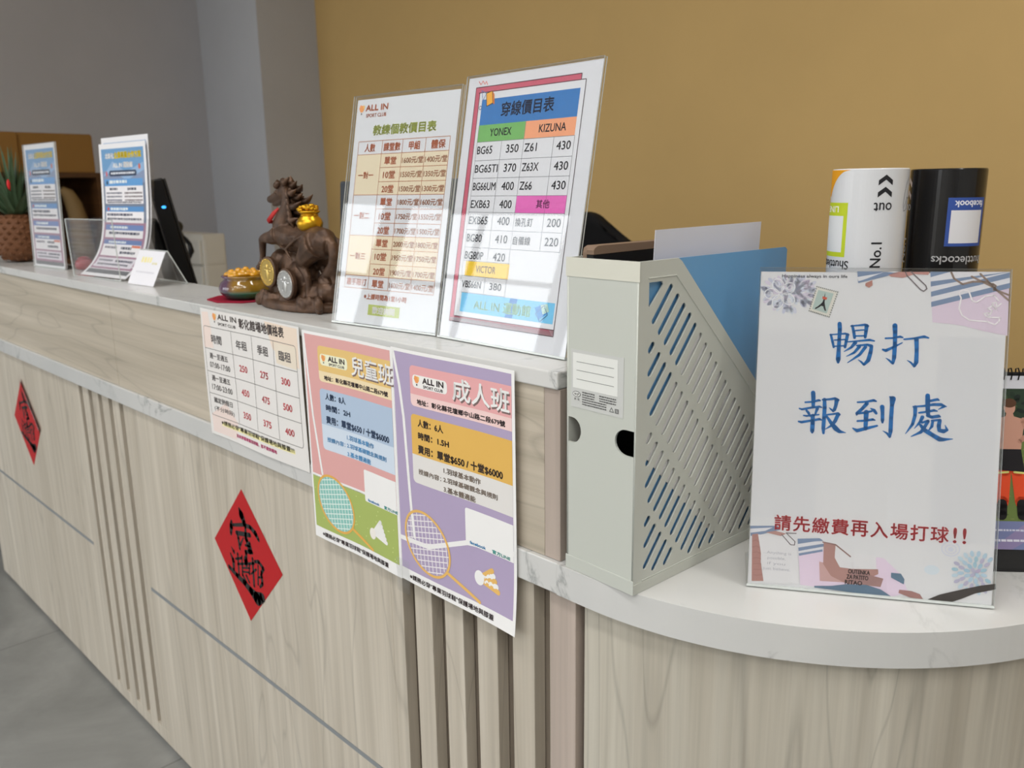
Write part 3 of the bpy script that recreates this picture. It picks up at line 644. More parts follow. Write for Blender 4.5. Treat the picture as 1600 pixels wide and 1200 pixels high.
sc(((450, 410), (560, 408), (660, 395), (780, 398), (870, 425), (930, 465), (700, 448), (452, 420)), (88, 112, 134), 7)
sc(((940, 320), (1000, 325), (1020, 360), (1015, 392), (975, 370), (938, 350)), (88, 114, 136), 6)
sc(((985, 425), (1060, 432), (1110, 450), (1128, 480), (1050, 472), (980, 445)), (152, 112, 108), 6)
sc(((1140, 488), (1230, 450), (1370, 415), (1480, 390), (1568, 378), (1566, 412), (1440, 440), (1370, 470), (1290, 498)), (52, 46, 44), 8)
s.ring(*am(AB, 1310, 170), 8, 7, .9, (194, 198, 212), 3); s.ring(*am(AB, 1310, 172), 5, 4.4, .8, (196, 198, 212), 3); s.ell(*am(AB, 1310, 172), 2.4, 2.2, (196, 200, 212), 3)
s.ell(*am(AB, 1190, 300), 6.5, 4.5, (196, 206, 214), 3)
for ring_, nn, c in ((15.5, 20, (178, 198, 210)), (11, 15, (158, 184, 200)), (6.5, 10, (150, 178, 196)), (2.4, 4, (170, 160, 186))):
    for k in range(nn):
        a = 2*PI*k/nn+ring_; cx_, cy_ = am(AB, 1450, 315); cx_ += 1.12*ring_*math.cos(a); cy_ += ring_*math.sin(a)*1.15
        if cx_ < 212.5 and cy_ < 303: s.ell(cx_, cy_, 2.9, 1.7, rnd.choice([c, (150, 182, 196), (166, 190, 206), (170, 168, 190)]), 7 if cy_ < 292 else 5, a, 10)
s.build('printed_sheet', t_)

# coaching price sign
t_, s = sign_stand('acrylic stand with green-titled price table, beside the horse statue', -.3934, .0347, ZU+.0003, math.radians(6.18), .1984, .3066, math.radians(11.71))
s.paper(6, 5, 194.5, 303, (204, 207, 212))
BR = (176, 122, 92); OR = (188, 108, 74); CRM = (214, 203, 178)
logo(s, 10.5, 12, 1.15, (110, 110, 110), 4); s.text('ALL IN', 24, 13, 67, 20.5, OR, 4, .45); s.text('SPORT CLUB', 26, 24.6, 65, 29.2, OR, 4, .15)
s.text('教練個教價目表', 43, 40.5, 159, 53.5, (158, 168, 78), 4, .5)
R = [61, 78.5, 96.5, 115, 132, 150.5, 169, 186, 203.5, 223, 239.5, 256.5]
for a, b_ in ((1, 4), (7, 10)): s.rect(16.5, R[a], 185, R[b_], CRM, 1)
for k, y in enumerate(R): s.line(16.5 if k in (0, 1, 4, 7, 10, 11) else 63.5, y, 185, y, .8, BR, 3)
for x in (16.5, 63.5, 102, 143.5, 185): s.line(x, R[0], x, R[11], .8, BR, 3)
for t2, x0, x1 in (('人數', 30, 50), ('課堂數', 67, 98), ('甲組', 114, 134), ('體保', 154, 178)): s.text(t2, x0, 64.5, x1, 75, OR, 4, .35)
for t2, k in (('一對一', 1), ('一對二', 4), ('一對三', 7)): s.text(t2, 22, R[k]+23, 52, R[k]+32, OR, 4, .25)
rows = [('單堂', '1600', '1400'), ('10堂', '1550', '1350'), ('20堂', '1500', '1300'), ('單堂', '1800', '1600'), ('10堂', '1750', '1550'), ('20堂', '1700', '1500'), ('單堂', '2000', '1800'), ('10堂', '1950', '1750'), ('20堂', '1900', '1700'), ('單堂', '1600', '1400')]
for k, (a, b_, c) in enumerate(rows):
    y = R[k+1]+4.2; s.text(a, 71, y, 93, y+10, OR, 4, .3); s.text(b_+'元/堂', 104, y+1, 142, y+9.5, BR, 4, .2); s.text(c+'元/堂', 145.5, y+1, 183.5, y+9.5, BR, 4, .2)
s.text('選手陪打', 20, R[10]+4, 60, R[10]+13, OR, 4, .25); s.text('※上課時間為1堂1小時', 58, 262.5, 139, 270, OR, 4, .2)
s.rect(68.5, 276.5, 128.5, 290.5, (164, 176, 98), 2); s.text('歡迎詢問', 77, 279, 119, 288, (232, 234, 222), 4, .4)
s.build('printed_sheet', t_)

# stringing price sign
t_, s = sign_stand('acrylic stand with red-framed blue-headed price table, left of the file holder', -.1902, .0538, ZU+.0003, math.radians(-1.116), .2128, .3123, math.radians(10.98))
s.paper(2, 2, 211, 311, (206, 208, 214))
BL = (44, 46, 56); CR = (190, 92, 112)
s.poly([(16.5, 14), (183, 14), (183, 24), (29, 24), (29, 286), (16.5, 286)], CR, 1); s.poly([(16.5, 286), (22, 291), (190, 291), (190, 24), (183, 24), (183, 284), (29, 284)], (206, 208, 214), 2)
s.poly([(16.5, 283), (190, 283), (190, 290), (16.5, 290)], CR, 2)
for a in ((16.5, 14, 183, 14), (183, 14, 183, 20), (16.5, 14, 16.5, 290), (22, 20.5, 190, 20.5), (190, 20.5, 190, 290), (24, 20.5, 24, 283), (24, 283, 190, 283), (16.5, 290, 190, 290)): s.line(*a, .8, (70, 50, 58), 4)
s.rect(24.5, 21, 189.5, 282.6, (210, 212, 217), 3)
s.rect(29.5, 29, 183.5, 58.5, (54, 116, 180), 4); s.text('穿線價目表', 65, 34.5, 148, 50.5, (32, 44, 74), 6, .35)
s.rect(29.5, 58.5, 107.5, 78, (112, 172, 98), 4); s.rect(107.5, 58.5, 183.5, 78, (230, 156, 118), 4)
s.text('YONEX', 50, 63.5, 86, 72, BL, 6, .15); s.text('KIZUNA', 130, 63.5, 170, 72, BL, 6, .15)
R = [78, 99.5, 120, 140.5, 159.5, 180, 200.5, 216.5, 234.5, 254]
for k, y in enumerate(R): s.line(29.5, y, 184 if k < 7 else 110, y, .5, (120, 122, 130), 5)
for x in (29.5, 72, 108): s.line(x, 58.5 if x != 72 else 78, x, 254, .5, (120, 122, 130), 5)
for x in (154, 184): s.line(x, 78, x, 200, .5, (120, 122, 130), 5)
for k, (a, b_) in enumerate((('BG65', '350'), ('BG65TI', '370'), ('BG66UM', '400'), ('EXB63', '400'), ('EXB65', '400'), ('BG80', '410'), ('BG80P', '420'))):
    y = R[k]+5; h_ = min(9, R[k+1]-R[k]-7); s.text(a, 31.5, y, 31.5+6.5*len(a), y+h_, BL, 6, .12); s.text(b_, 81, y, 101, y+h_, BL, 6, .12)
for k, (a, b_) in enumerate((('Z61', '430'), ('Z63X', '430'), ('Z66', '430'))):
    y = R[k]+5; s.text(a, 110.5, y, 110.5+6.4*len(a), y+9, BL, 6, .12); s.text(b_, 159.5, y, 180, y+9, BL, 6, .12)
s.rect(108, 140.5, 184, 159.5, (214, 104, 178), 5); s.text('其他', 140, 145, 160, 154, (120, 52, 104), 7, .15)
s.text('換孔釘', 110.5, 165, 138, 174.5, BL, 6, .1); s.text('200', 160, 165, 180, 174, BL, 6, .12); s.text('自備線', 110.5, 185.5, 138, 195, BL, 6, .1); s.text('220', 160, 185.5, 180, 194.5, BL, 6, .12)
s.rect(35, 217, 110, 234, (236, 190, 50), 5); s.text('VICTOR', 54, 221.5, 88, 229.5, BL, 6, .15); s.text('VBS66N', 32, 240, 66, 248, BL, 6, .12); s.text('380', 81, 240, 101, 248, BL, 6, .12)
s.rect(34, 254.5, 187, 277, (112, 186, 224), 5); s.text('ALL IN 運動館', 58, 260, 152, 273, (150, 200, 170), 6, .4)
s.poly([(118, 254.5), (130, 254.5), (124, 277), (112, 277)], (70, 130, 190), 5.5)
s.poly([(158, 262), (170, 256), (178, 266), (166, 274)], (70, 140, 200), 7); s.poly([(166, 258), (176, 256), (180, 264), (171, 268)], (170, 200, 190), 8); s.stroke([(160, 268), (168, 276), (178, 268), (172, 258), (160, 268)], (60, 90, 140), 9, .7)
s.stroke([(20, 7), (24, 11), (27, 7), (31, 11), (33, 8), (36, 12)], (214, 120, 110), 4, .9)
s.stroke([(27, 18), (31, 30), (36, 22), (27, 18)], (90, 120, 170), 6, .8); s.ring(28, 38, 2.4, 2.4, .8, (80, 90, 120), 6)
s.poly([(36, 22), (46, 20), (49, 34), (39, 37)], (232, 166, 62), 7); s.poly([(46, 20), (50, 24), (52, 36), (49, 34)], (206, 120, 50), 7); s.stroke([(36, 22), (46, 20), (49, 34), (39, 37), (36, 22)], (60, 50, 50), 8, .7)
s.build('printed_sheet', t_)
# ------------------------------------------------------------------ file holder
TH = math.radians(-3); FA = Vector((.0672, .0010, ZL+.0002)); FX = Vector((math.cos(TH), math.sin(TH), 0)); FN = Vector((-math.sin(TH), math.cos(TH), 0)); FZ = Vector((0, 0, 1))
FWD, FH, FD = .0878, .3155, .255
M_GRN = pbr('pale_grey_green_plastic', lin((196, 200, 193)), .42, spec=.45)
fb = thing('file_holder', 'pale grey green plastic file holder with slanted slots in its side, on the marble end', 'file holder', FA+FX*FWD/2+FN*.1)
def fbf(x, y, z): return FA+FX*x+FN*y+FZ*z
def capsule(a, b, r, n=6):
    d = math.atan2(b[1]-a[1], b[0]-a[0]); pts = []
    for c, s0 in ((b, d-PI/2), (a, d+PI/2)):
        pts += [(c[0]+r*math.cos(s0+PI*k/n), c[1]+r*math.sin(s0+PI*k/n)) for k in range(n+1)]
    return pts
def clip(a, b, hp):
    t0, t1 = 0.0, 1.0
    for nx, ny, c in hp:      # keep nx*x + ny*y <= c
        fa = nx*a[0]+ny*a[1]-c; fb_ = nx*b[0]+ny*b[1]-c
        if fa > 0 and fb_ > 0: return None
        if fa > 0: t0 = max(t0, fa/(fa-fb_))
        elif fb_ > 0: t1 = min(t1, fa/(fa-fb_))
    if t1 <= t0: return None
    g = lambda t_: (a[0]+(b[0]-a[0])*t_, a[1]+(b[1]-a[1])*t_)
    return g(t0), g(t1)
def holed(outline, holes, z0, z1, name, fr, mat, parent):
    """flat plate with holes, thickness z0..z1 along the frame's third axis"""
    cu = bpy.data.curves.new(name, 'CURVE'); cu.dimensions = '2D'; cu.fill_mode = 'BOTH'; cu.extrude = (z1-z0)/2
    for ring in [outline]+holes:
        sp = cu.splines.new('POLY'); sp.points.add(len(ring)-1); sp.use_cyclic_u = True
        for p, (x, y) in zip(sp.points, ring): p.co = (x, y, 0, 1)
    tmp = bpy.data.objects.new(name, cu); me = bpy.data.meshes.new_from_object(tmp)
    bpy.data.objects.remove(tmp); bpy.data.curves.remove(cu)
    for v in me.vertices: v.co = fr(v.co.x, v.co.y, v.co.z+(z0+z1)/2)
    bm = bmesh.new(); bm.from_mesh(me); bmesh.ops.remove_doubles(bm, verts=bm.verts, dist=1e-6); bmesh.ops.recalc_face_normals(bm, faces=bm.faces); bm.to_mesh(me); bm.free()
    return link(name, me, mat, parent)
side_out = [(0, 0), (FD, 0), (FD, .118), (.0605, .3125), (.0555, FH), (0, FH)]
r_ = .0032; u = (.64, .768); sl = (.697, .717)
hp = [(-1, 0, -.0175), (0, -1, -.0185), (1, 0, .236), (0, 1, .2945), (sl[0], sl[1], sl[0]*.058+sl[1]*.3-.016)]
holes = [[(.0140, .2965), (.0325, .2965), (.0345, .2935), (.0160, .2745), (.0140, .2755)]]
for zc in (277, 191.5, 106.2, 24, -58):
    for k in range(-14, 22):
        c = ((35+9.0*k)/1000, (zc-10.75*k)/1000)
        if zc == 277 and k < 0: continue
        sg = clip((c[0]-u[0]*.0205, c[1]-u[1]*.0205), (c[0]+u[0]*.0205, c[1]+u[1]*.0205), hp)
        if sg and math.hypot(sg[1][0]-sg[0][0], sg[1][1]-sg[0][1]) > .002: holes.append(capsule(*sg, r_))
for x in (FWD-.0022, 0):
    holed(side_out, holes, 0, .0022, 'side_panel', lambda a, b_, c, x=x: fbf(x+c, a, b_), M_GRN, fb)
def front_outline():
    p = [(.0022, 0), (FWD-.0022, 0), (FWD-.0022, .1365)]
    p += [(.076+.0135*math.cos(a), .1490+.0125*math.sin(a)) for a in [1.5*PI-PI*k/12 for k in range(13)]] + [(FWD-.0022, .1615), (FWD-.0022, FH), (.0022, FH), (.0022, .1605)]
    p += [(.0075+.0115*math.cos(a), .1478+.0127*math.sin(a)) for a in [PI/2-PI*k/12 for k in range(13)]] + [(.0022, .1351)]
    return p
q = MB(); q.prism(front_outline(), 0, .0022, lambda x, z, y: fbf(x, y, z)); q.build('front_panel', M_GRN, fb)
q = MB(); q.box(.0022, FD-.0022, 0, FWD-.0022, FD, .118, fbf); q.build('back_panel', M_GRN, fb)
q = MB(); q.box(.0022, .0022, .0005, FWD-.0022, FD-.0022, .003, fbf); q.build('floor_panel', M_GRN, fb)
q = MB(); q.box(-.0009, -.0010, 0, FWD+.0009, 0, .0145, fbf); q.box(FWD, 0, 0, FWD+.0009, FD, .0105, fbf); q.box(-.0009, 0, 0, 0, FD, .0105, fbf)
q.build('base_band', M_GRN, fb, bevel=.0004)
q = MB()   # raised frame line around the slotted field
for a, b_ in (((.0128, .3003), (.0525, .3003)), ((.0525, .3003), (.241, .1165)), ((.0128, .0112), (.241, .0112))):
    q.tube([fbf(FWD+.0001, *a), fbf(FWD+.0001, *b_)], .0007, 6)
q.build('frame_bead', M_GRN, fb)
M_TAPE = pbr('glossy_packing_tape', lin((214, 214, 202)), .18, spec=.6)
q = Sheet(lambda x, y, l: fbf(x/1000, -.0004-l-.0002*abs(math.sin(x/13+y/9)), .3158-y/1000)); q.paper(-1, 0, 89, 18, M_TAPE, 24, 5); q.build('packing_tape', fb)
q = Sheet(lambda x, y, l: fbf(x/1000, -.0004-l, .2285-y/1000))
q.paper(6, 0, 72.5, 57, (186, 188, 186)); q.rrect(8.5, 3, 65.5, 37.5, .4, (212, 214, 211), 2)
for y in (11.5, 19.8, 28.5): q.line(13.5, y, 61, y, .45, (96, 98, 98), 4)
q.ell(13.6, 43.5, 5.2, 2.9, (70, 72, 72), 3); q.ell(13.6, 43.5, 4.6, 2.4, (210, 211, 209), 4); q.text('W.I.P', 10.6, 42.3, 16.6, 44.8, (60, 60, 60), 5, .1); q.text('美  傑', 10.5, 47.2, 17.5, 49.6, (80, 80, 80), 5)
for k in range(6):
    q.dashes(21, 40+k*2.35, 37, 1.3, (88, 88, 88)); q.dashes(43-6*(k > 2), 40+k*2.35, 64 if k < 3 else 52, 1.3, (88, 88, 88))
q.stroke([(56, 53), (58.5, 49), (61, 53), (56, 53)], (84, 84, 84), 4, .5); q.stroke([(63, 49.5), (67, 49.5), (67, 53.2), (63, 53.2), (63, 49.5)], (84, 84, 84), 4, .5); q.text('回', 63.6, 50, 66.4, 52.8, (84, 84, 84), 4)
q.build('label_pocket', fb)

def plate(name, pts, x0, x1, mat, label, cat):
    m_ = MB(); m_.prism(pts, x0, x1, lambda a, b_, c: fbf(c, a, b_)); o = m_.build(name, mat); return tag(o, label, cat)
plate('paper_sheet', [(.005, .145), (.092, .252), (.216, .130), (.222, .060), (.150, .0075), (.128, .026)], .0846, .0851, ink((200, 201, 203)), 'pale sheet seen through the slots just inside the file holder', 'paper')
M_BLUE = pbr('blue_clear_file', lin((104, 160, 208)), .3, spec=.5)
plate('document_folder', [(.004, .0045), (.2475, .0045), (.2475, .3125), (.2435, .3150), (.060, .3150), (.004, .308)], .0828, .0838, M_BLUE, 'blue plastic folder standing tall in the file holder', 'folder')
plate('loose_paper', [(.041, .030), (.221, .030), (.2385, .3410), (.060, .3395)], .0560, .0566, ink((204, 205, 214)), 'loose white paper rising above the blue folder in the file holder', 'paper')
tray = thing('clip_board', 'brown-edged board with a black face standing at the left inside the file holder', 'board', fbf(.02, .1, .01))
ol = [(.006, .006), (.165, .006), (.165, .327), (.012, .3265), (.0075, .3245), (.006, .320)]
q = MB(); q.prism(ol, .0145, .0195, lambda a, b_, c: fbf(c, a, b_))
q.prism([(.006, .3185), (.165, .3205), (.165, .327), (.012, .3265), (.0075, .3245), (.006, .3225)], .0195, .0285, lambda a, b_, c: fbf(c, a, b_)); q.build('wooden_edge', pbr('brown_hardboard', lin((126, 104, 86)), .6), tray)
q = MB(); q.prism([(.006, .008), (.163, .008), (.163, .3200), (.006, .3180)], .0196, .0280, lambda a, b_, c: fbf(c, a, b_)); q.build('black_face', M_BLACK, tray)

# ------------------------------------------------------------------ shuttlecock tubes
def tube_thing(label, c, r, h, body, cap, back=None):
    t_ = thing('shuttlecock_tube', label, 'tube', (c[0], c[1], ZL), 'shuttlecock tubes behind the sign')
    q = MB(); q.lathe([(r-.001, .0003), (r, .002), (r, h-.001), (r-.0008, h), (r-.002, h), (r-.002, h-.012)], (c[0], c[1], ZL), 64); q.build('cardboard_body', body, t_, smooth=True).modifiers.new('edges', 'EDGE_SPLIT')
    q = MB(); q.lathe([(0.002, h-.009), (r-.0022, h-.009), (r-.0022, h-.004), (.004, h-.003)], (c[0], c[1], ZL), 40); q.build('lid', cap, t_)
    d0 = math.atan2(CAM_P.y-c[1], CAM_P.x-c[0])
    f = lambda x, y, l: Vector((c[0]+(r+.00012+l)*math.cos(d0+x/1000/r), c[1]+(r+.00012+l)*math.sin(d0+x/1000/r), ZL+h-y/1000))
    return t_, Sheet(f, 3.2)
R1, H1 = .0347, .3932
t_, s = tube_thing('white glossy shuttlecock tube with an orange corner, left of the black tube', (.2475, .2405), R1, H1, pbr('white_gloss_card', lin((214, 216, 220)), .16, spec=.6), pbr('grey_lid', (.3, .3, .3), .5))
OG = (214, 148, 30); K = (34, 34, 38)
s.paper(-108, 2, 108, 390, MATS['white_gloss_card'], 72, 1, th=.00008)
# orange corner with an arched border
pts = [(-92, 1.0), (-18, 1.0), (-26, 3.5), (-34, 9), (-41, 17), (-46, 26), (-92, 26)]
vs = []; n_ = 16
for i in range(n_+1):
    t2 = i/n_; y = 1+25*t2; xe = -18-29*math.sqrt(t2)
    for k in range(9): vs.append((-88+(xe+88)*k/8, y))
s.add(vs, [(9*i+k, 9*i+k+1, 9*i+9+k+1, 9*i+9+k) for i in range(n_) for k in range(8)], OG, 1)
for y0 in (6, 17):
    for sgn in (-1, 1): s.poly([(14.2, y0), (14.2+sgn*6.6, y0+5), (14.2+sgn*6.6, y0+9.8), (14.2, y0+4.6)], K, 2)
s.text('out', 5, 31.5, 21.5, 39.5, K, 3, .15, rot=2)
s.text('No.1', 5.5, 68.5, 15, 92, K, 3, .2, rot=3)
s.rect(-52, 31.5, -18.5, 83, (176, 190, 40), 1, 8, 1); s.rect(-52, 44, -22.5, 78.5, (206, 208, 210), 2, 8, 1); s.text('LINE', -49, 35, -29, 40.5, (226, 230, 210), 3, .2, rot=2)
s.text('Shuttlecocks', -66, 86.5, -14, 94.5, K, 3, .15, rot=2)
s.stroke([(46, 8), (41, 14), (38, 24), (37, 34), (39, 40), (44, 38), (49, 28), (44, 27), (39, 36)], K, 2, .45)
s.build('printed_wrap', t_)
R2, H2 = .0345, .3925
t_, s = tube_thing('black glossy shuttlecock tube with a blue square, right of the white tube', (.2935, .3165), R2, H2, pbr('black_gloss_card', (.006, .006, .007), .14, spec=.6), pbr('black_lid', (.01, .01, .01), .5))
WHT = (196, 196, 198)
s.paper(-108, 2, 108, 390, MATS['black_gloss_card'], 72, 1, th=.00008)
s.rect(2, 27.5, 43, 74, (52, 78, 148), 1, 10, 1); s.rect(5.5, 39.5, 39, 71, (206, 206, 210), 2, 10, 1); s.text('facebook', 8, 30.5, 39, 36.5, (214, 216, 226), 3, .25, rot=2)
s.text('Shuttlecocks', -8, 83.5, 50, 91.5, (170, 170, 172), 3, .15, rot=2)
for y0 in (8, 20):
    for sgn in (-1, 1): s.poly([(-46, y0), (-46+sgn*6.6, y0+5), (-46+sgn*6.6, y0+9.8), (-46, y0+4.6)], (190, 176, 170), 2)
s.text('out', -54, 34, -38, 41, WHT, 3, .15, rot=2); s.text('No.1', -52, 68, -42, 92, WHT, 3, .2, rot=3)
s.build('printed_wrap', t_)

# ------------------------------------------------------------------ desk calendar
yaw = math.radians(40); co = Vector((.3790, .2815, ZL+.0003)); ca, sa = math.cos(yaw), math.sin(yaw); ax = Vector((ca, sa, 0)); bk = Vector((-sa, ca, 0)); ti = math.radians(17)
up = Vector((0, 0, math.cos(ti)))+bk*math.sin(ti); nr = ax.cross(up); CW, CH = .130, .200
cal = thing('desk_calendar', 'desk calendar with a photo page and black base at the right edge', 'calendar', co+ax*CW/2+bk*.04)
f = frame(co, ax, up, nr)
q = MB(); q.box(0, 0, -.0022, CW, CH, -.0002, f)
up2 = Vector((0, 0, math.cos(ti)))-bk*math.sin(ti); f2 = frame(co+bk*(2*CH*math.sin(ti)), ax, up2, -nr)
q.box(0, 0, -.002, CW, CH-.002, 0, f2); q.box(0, .0, -.001, CW, 2*CH*math.sin(ti), .001, frame(co+Vector((0, 0, .0015)), ax, bk, (0, 0, 1))); q.build('easel_stand', pbr('black_card', (.012, .012, .013), .55), cal)
s = Sheet(lambda x, y, l: co+ax*(x/1000)+up*(CH-y/1000)+nr*(l+.0004))
s.paper(1, 4, 129, 178, (196, 198, 206)); P0 = 17
s.rect(4, P0, 126, 150, (98, 116, 62), 1)
s.rect(4, P0, 126, 62, (40, 56, 42), 2)
for _ in range(90): s.ell(rnd.uniform(8, 121), rnd.uniform(P0+3, 66), rnd.uniform(2, 4.5), rnd.uniform(1.5, 3), rnd.choice([(34, 50, 38), (52, 72, 48), (28, 38, 34), (64, 84, 56)]), 3, rnd.uniform(0, 3), 8)
for _ in range(150): s.ell(rnd.uniform(7, 123), rnd.uniform(70, 148), rnd.uniform(1, 2.5), .6, rnd.choice([(116, 130, 72), (80, 98, 52), (128, 128, 78)]), 3, 0, 6)
def man(cx, top, k, flip=1):
    SK = (188, 142, 124)
    s.ell(cx, top+9*k, 5.6*k, 7.2*k, SK, 6); s.ell(cx, top+4.6*k, 6.6*k, 4.6*k, (84, 56, 40), 7)
    s.poly([(cx-3*k, top+14*k), (cx+3*k, top+14*k), (cx+4*k, top+18*k), (cx+14*k, top+21*k), (cx+12*k, top+36*k), (cx+10*k, top+52*k), (cx-10*k, top+52*k), (cx-12*k, top+36*k), (cx-14*k, top+21*k), (cx-4*k, top+18*k)], SK, 5)
    for d in (-1, 1): s.stroke([(cx+d*13*k, top+22*k, 6*k), (cx+d*18*k, top+36*k, 5.4*k), (cx+d*9*k, top+43*k, 4.4*k)], (176, 130, 112), 6)
    s.poly([(cx-10*k, top+51*k), (cx+10*k, top+51*k), (cx+13*k, top+74*k), (cx-13*k, top+72*k)], (28, 26, 30), 7)
    for d in (-1, 1):
        s.stroke([(cx+d*6*k, top+72*k, 12*k), (cx+d*9*k, top+104*k, 12*k)], (212, 74, 40), 6); s.stroke([(cx+d*3*k, top+74*k, 2), (cx+d*14*k, top+75*k, 2)], (206, 204, 120), 8)
        s.stroke([(cx+d*9.5*k, top+106*k, 10*k), (cx+d*10*k, top+117*k, 10*k)], (24, 22, 24), 7)
man(25, 27, 1.0); man(66, 30, .98); man(104, 27, 1.0)
s.rect(4, 150, 126, 178, (112, 120, 160), 2); s.poly([(4, 178), (40, 150), (70, 150), (24, 178)], (132, 122, 160), 3); s.poly([(66, 178), (100, 150), (126, 150), (126, 160), (96, 178)], (96, 124, 164), 3)
s.dashes(8, 168, 110, 2.4, (206, 206, 220), 4); s.dashes(8, 158, 40, 2, (190, 192, 210), 4)
s.build('photo_page', cal)
q = MB()
for k in range(18):
    x = .006+k*.007
    q.tube([f(x, CH-.008, .0012), f(x, CH-.002, .0042), f(x, CH+.0035, .0022), f(x, CH+.0035, -.003), f(x, CH-.003, -.0045)], .0007, 6)
q.build('wire_binding', pbr('black_wire', (.01, .01, .01), .35, .6), cal)
# ------------------------------------------------------------------ leaflets, their holder and stand
def leaflet_print(s, ny=26):
    H = 297
    s.paper(0, 0, 210, H, (222, 222, 226), 1, ny)
    s.rect(10, 12, 200, 90, (104, 148, 190), 1, 1, 8); s.rect(10, 62, 200, 90, (128, 142, 172), 2, 1, 3)
    s.rect(10, 90, 200, 190, (112, 122, 142), 1, 1, 9); s.rect(10, 178, 200, 283, (160, 124, 144), 2, 1, 10)
    s.poly([(12, 74), (60, 40), (120, 66), (198, 44), (198, 62), (120, 84), (60, 62)], (140, 170, 204), 3)
    s.text('北彰化', 28, 22, 68, 34, (236, 238, 240), 5, .8); s.text('企業專屬合作方案', 70, 20, 190, 34, (214, 190, 40), 5, .9)
    s.text('ALL IN 運動館', 62, 43, 150, 55, (232, 234, 238), 5, .7)
    s.rrect(42, 61, 166, 74, 6, (44, 58, 84), 4); s.dashes(50, 65, 158, 5, (206, 210, 218), 5)
    s.ell(30, 68, 4, 6, (196, 96, 104), 5); s.ell(180, 54, 5, 6, (190, 100, 84), 5); s.ell(30, 88, 4, 5, (48, 64, 84), 5)
    def sec(y0, yb, y1, hc):
        s.rect(18, y0, 190, yb, hc, 4); s.dashes(40, y0+3, 120, (yb-y0)*.5, (214, 222, 236), 5)
        s.rect(18, yb, 190, y1, (224, 222, 230), 4, 1, 3)
    sec(80, 96, 136, (92, 148, 202)); s.dashes(40, 100, 76, 6, (70, 74, 90), 5); s.dashes(122, 100, 160, 6, (70, 74, 90), 5)
    for y in (110, 118, 126): s.dashes(24, y, 96, 4, (96, 98, 116), 5); s.dashes(108, y, 186, 4, (104, 92, 96), 5)
    s.dashes(26, 131, 180, 3.4, (80, 82, 96), 5)
    sec(142, 154, 179, (84, 136, 190)); s.ell(30, 148, 5, 4, (200, 90, 80), 6); s.dashes(24, 158, 140, 6, (70, 72, 92), 5); s.dashes(24, 168, 180, 5, (84, 84, 100), 5)
    sec(184, 196, 213, (110, 132, 182)); s.dashes(36, 200, 174, 6, (64, 66, 86), 5)
    sec(218, 228, 254, (106, 126, 172)); s.dashes(28, 233, 84, 5, (110, 104, 120), 5); s.dashes(104, 233, 150, 6, (74, 76, 92), 5); s.dashes(104, 243, 172, 6, (74, 76, 92), 5); s.rect(150, 229, 188, 234, (206, 120, 96), 5)
    s.rect(18, 258, 190, 278, (212, 208, 216), 4, 1, 2); s.dashes(26, 262, 90, 4, (110, 110, 126), 5); s.dashes(104, 262, 180, 5, (86, 88, 104), 5); s.dashes(30, 270, 170, 4, (104, 104, 118), 5)
    s.rect(10, 283, 200, 292, (112, 114, 118), 3)
t_, s = sign_stand('tall slim acrylic stand with a blue sheet, right beside the pineapple', -1.7964, .0598, ZU+.0003, math.radians(4.5), .19, .2986, math.radians(2.14), foot=.05)
g0 = s.f; s.f = lambda x, y, l: g0(2+x*.886, 1+y*.995, l); leaflet_print(s, 1); s.build('printed_sheet', t_)

hy = math.radians(5.6); ho = Vector((-1.4215, .0325, ZU+.0003)); hax = Vector((math.cos(hy), math.sin(hy), 0)); hbk = Vector((-math.sin(hy), math.cos(hy), 0))
hf = lambda x, y, z: ho+hax*x+hbk*y+Vector((0, 0, z))
hold = thing('leaflet_holder', 'clear acrylic pocket holder with curved leaflets, behind the small tent card', 'holder', ho+hax*.108+hbk*.04)
HWD = .216
def ac(nm, pts):
    q = MB(); q.hexa(pts); q.build(nm, M_ACR, hold)
ac('front_panel', [hf(0, 0, 0), hf(HWD, 0, 0), hf(HWD, .002, 0), hf(0, .002, 0), hf(0, -.004, .125), hf(HWD, -.004, .125), hf(HWD, -.002, .125), hf(0, -.002, .125)])
ac('back_panel', [hf(0, .074, 0), hf(HWD, .074, 0), hf(HWD, .076, 0), hf(0, .076, 0), hf(0, .100, .285), hf(HWD, .100, .285), hf(HWD, .102, .285), hf(0, .102, .285)])
ac('bottom_panel', [hf(0, .002, 0), hf(HWD, .002, 0), hf(HWD, .074, 0), hf(0, .074, 0), hf(0, .002, .002), hf(HWD, .002, .002), hf(HWD, .074, .002), hf(0, .074, .002)])
for x in (0, HWD-.002):
    ac('side_panel', [hf(x, .002, .002), hf(x+.002, .002, .002), hf(x+.002, .0735, .002), hf(x, .0735, .002), hf(x, -.002, .125), hf(x+.002, -.002, .125), hf(x+.002, .085, .125), hf(x, .085, .125)])
q = MB()
for x in (0.0, HWD): q.tube([hf(x, -.004, .125), hf(x, 0, .0015)], .0011, 6)
q.tube([hf(0, -.003, .125), hf(HWD, -.003, .125)], .0009, 6); q.tube([hf(0, .001, .0012), hf(HWD, .001, .0012)], .0011, 6); q.build('polished_edge', M_EDGE, hold)
def leaf(label, dy, dz, dx, top):
    def f(x, y, l):
        z = .0035+dz+(297-y)/1000*.945; d = .006+dy+.069*(1-math.exp(-z/.042))+.012*z/.28
        return hf(.004+dx+x/1000*.985, d-l, z)
    s = Sheet(f, 9); leaflet_print(s, 34); return tag(s.build('leaflet'), label, 'leaflet', 'leaflets in the acrylic pocket holder')
leaf('blue leaflet curling forward at the front of the acrylic pocket holder', 0, 0, 0, 1)
leaf('blue leaflet at the back of the pocket holder, its white top edge standing higher', .005, .013, .003, 0)

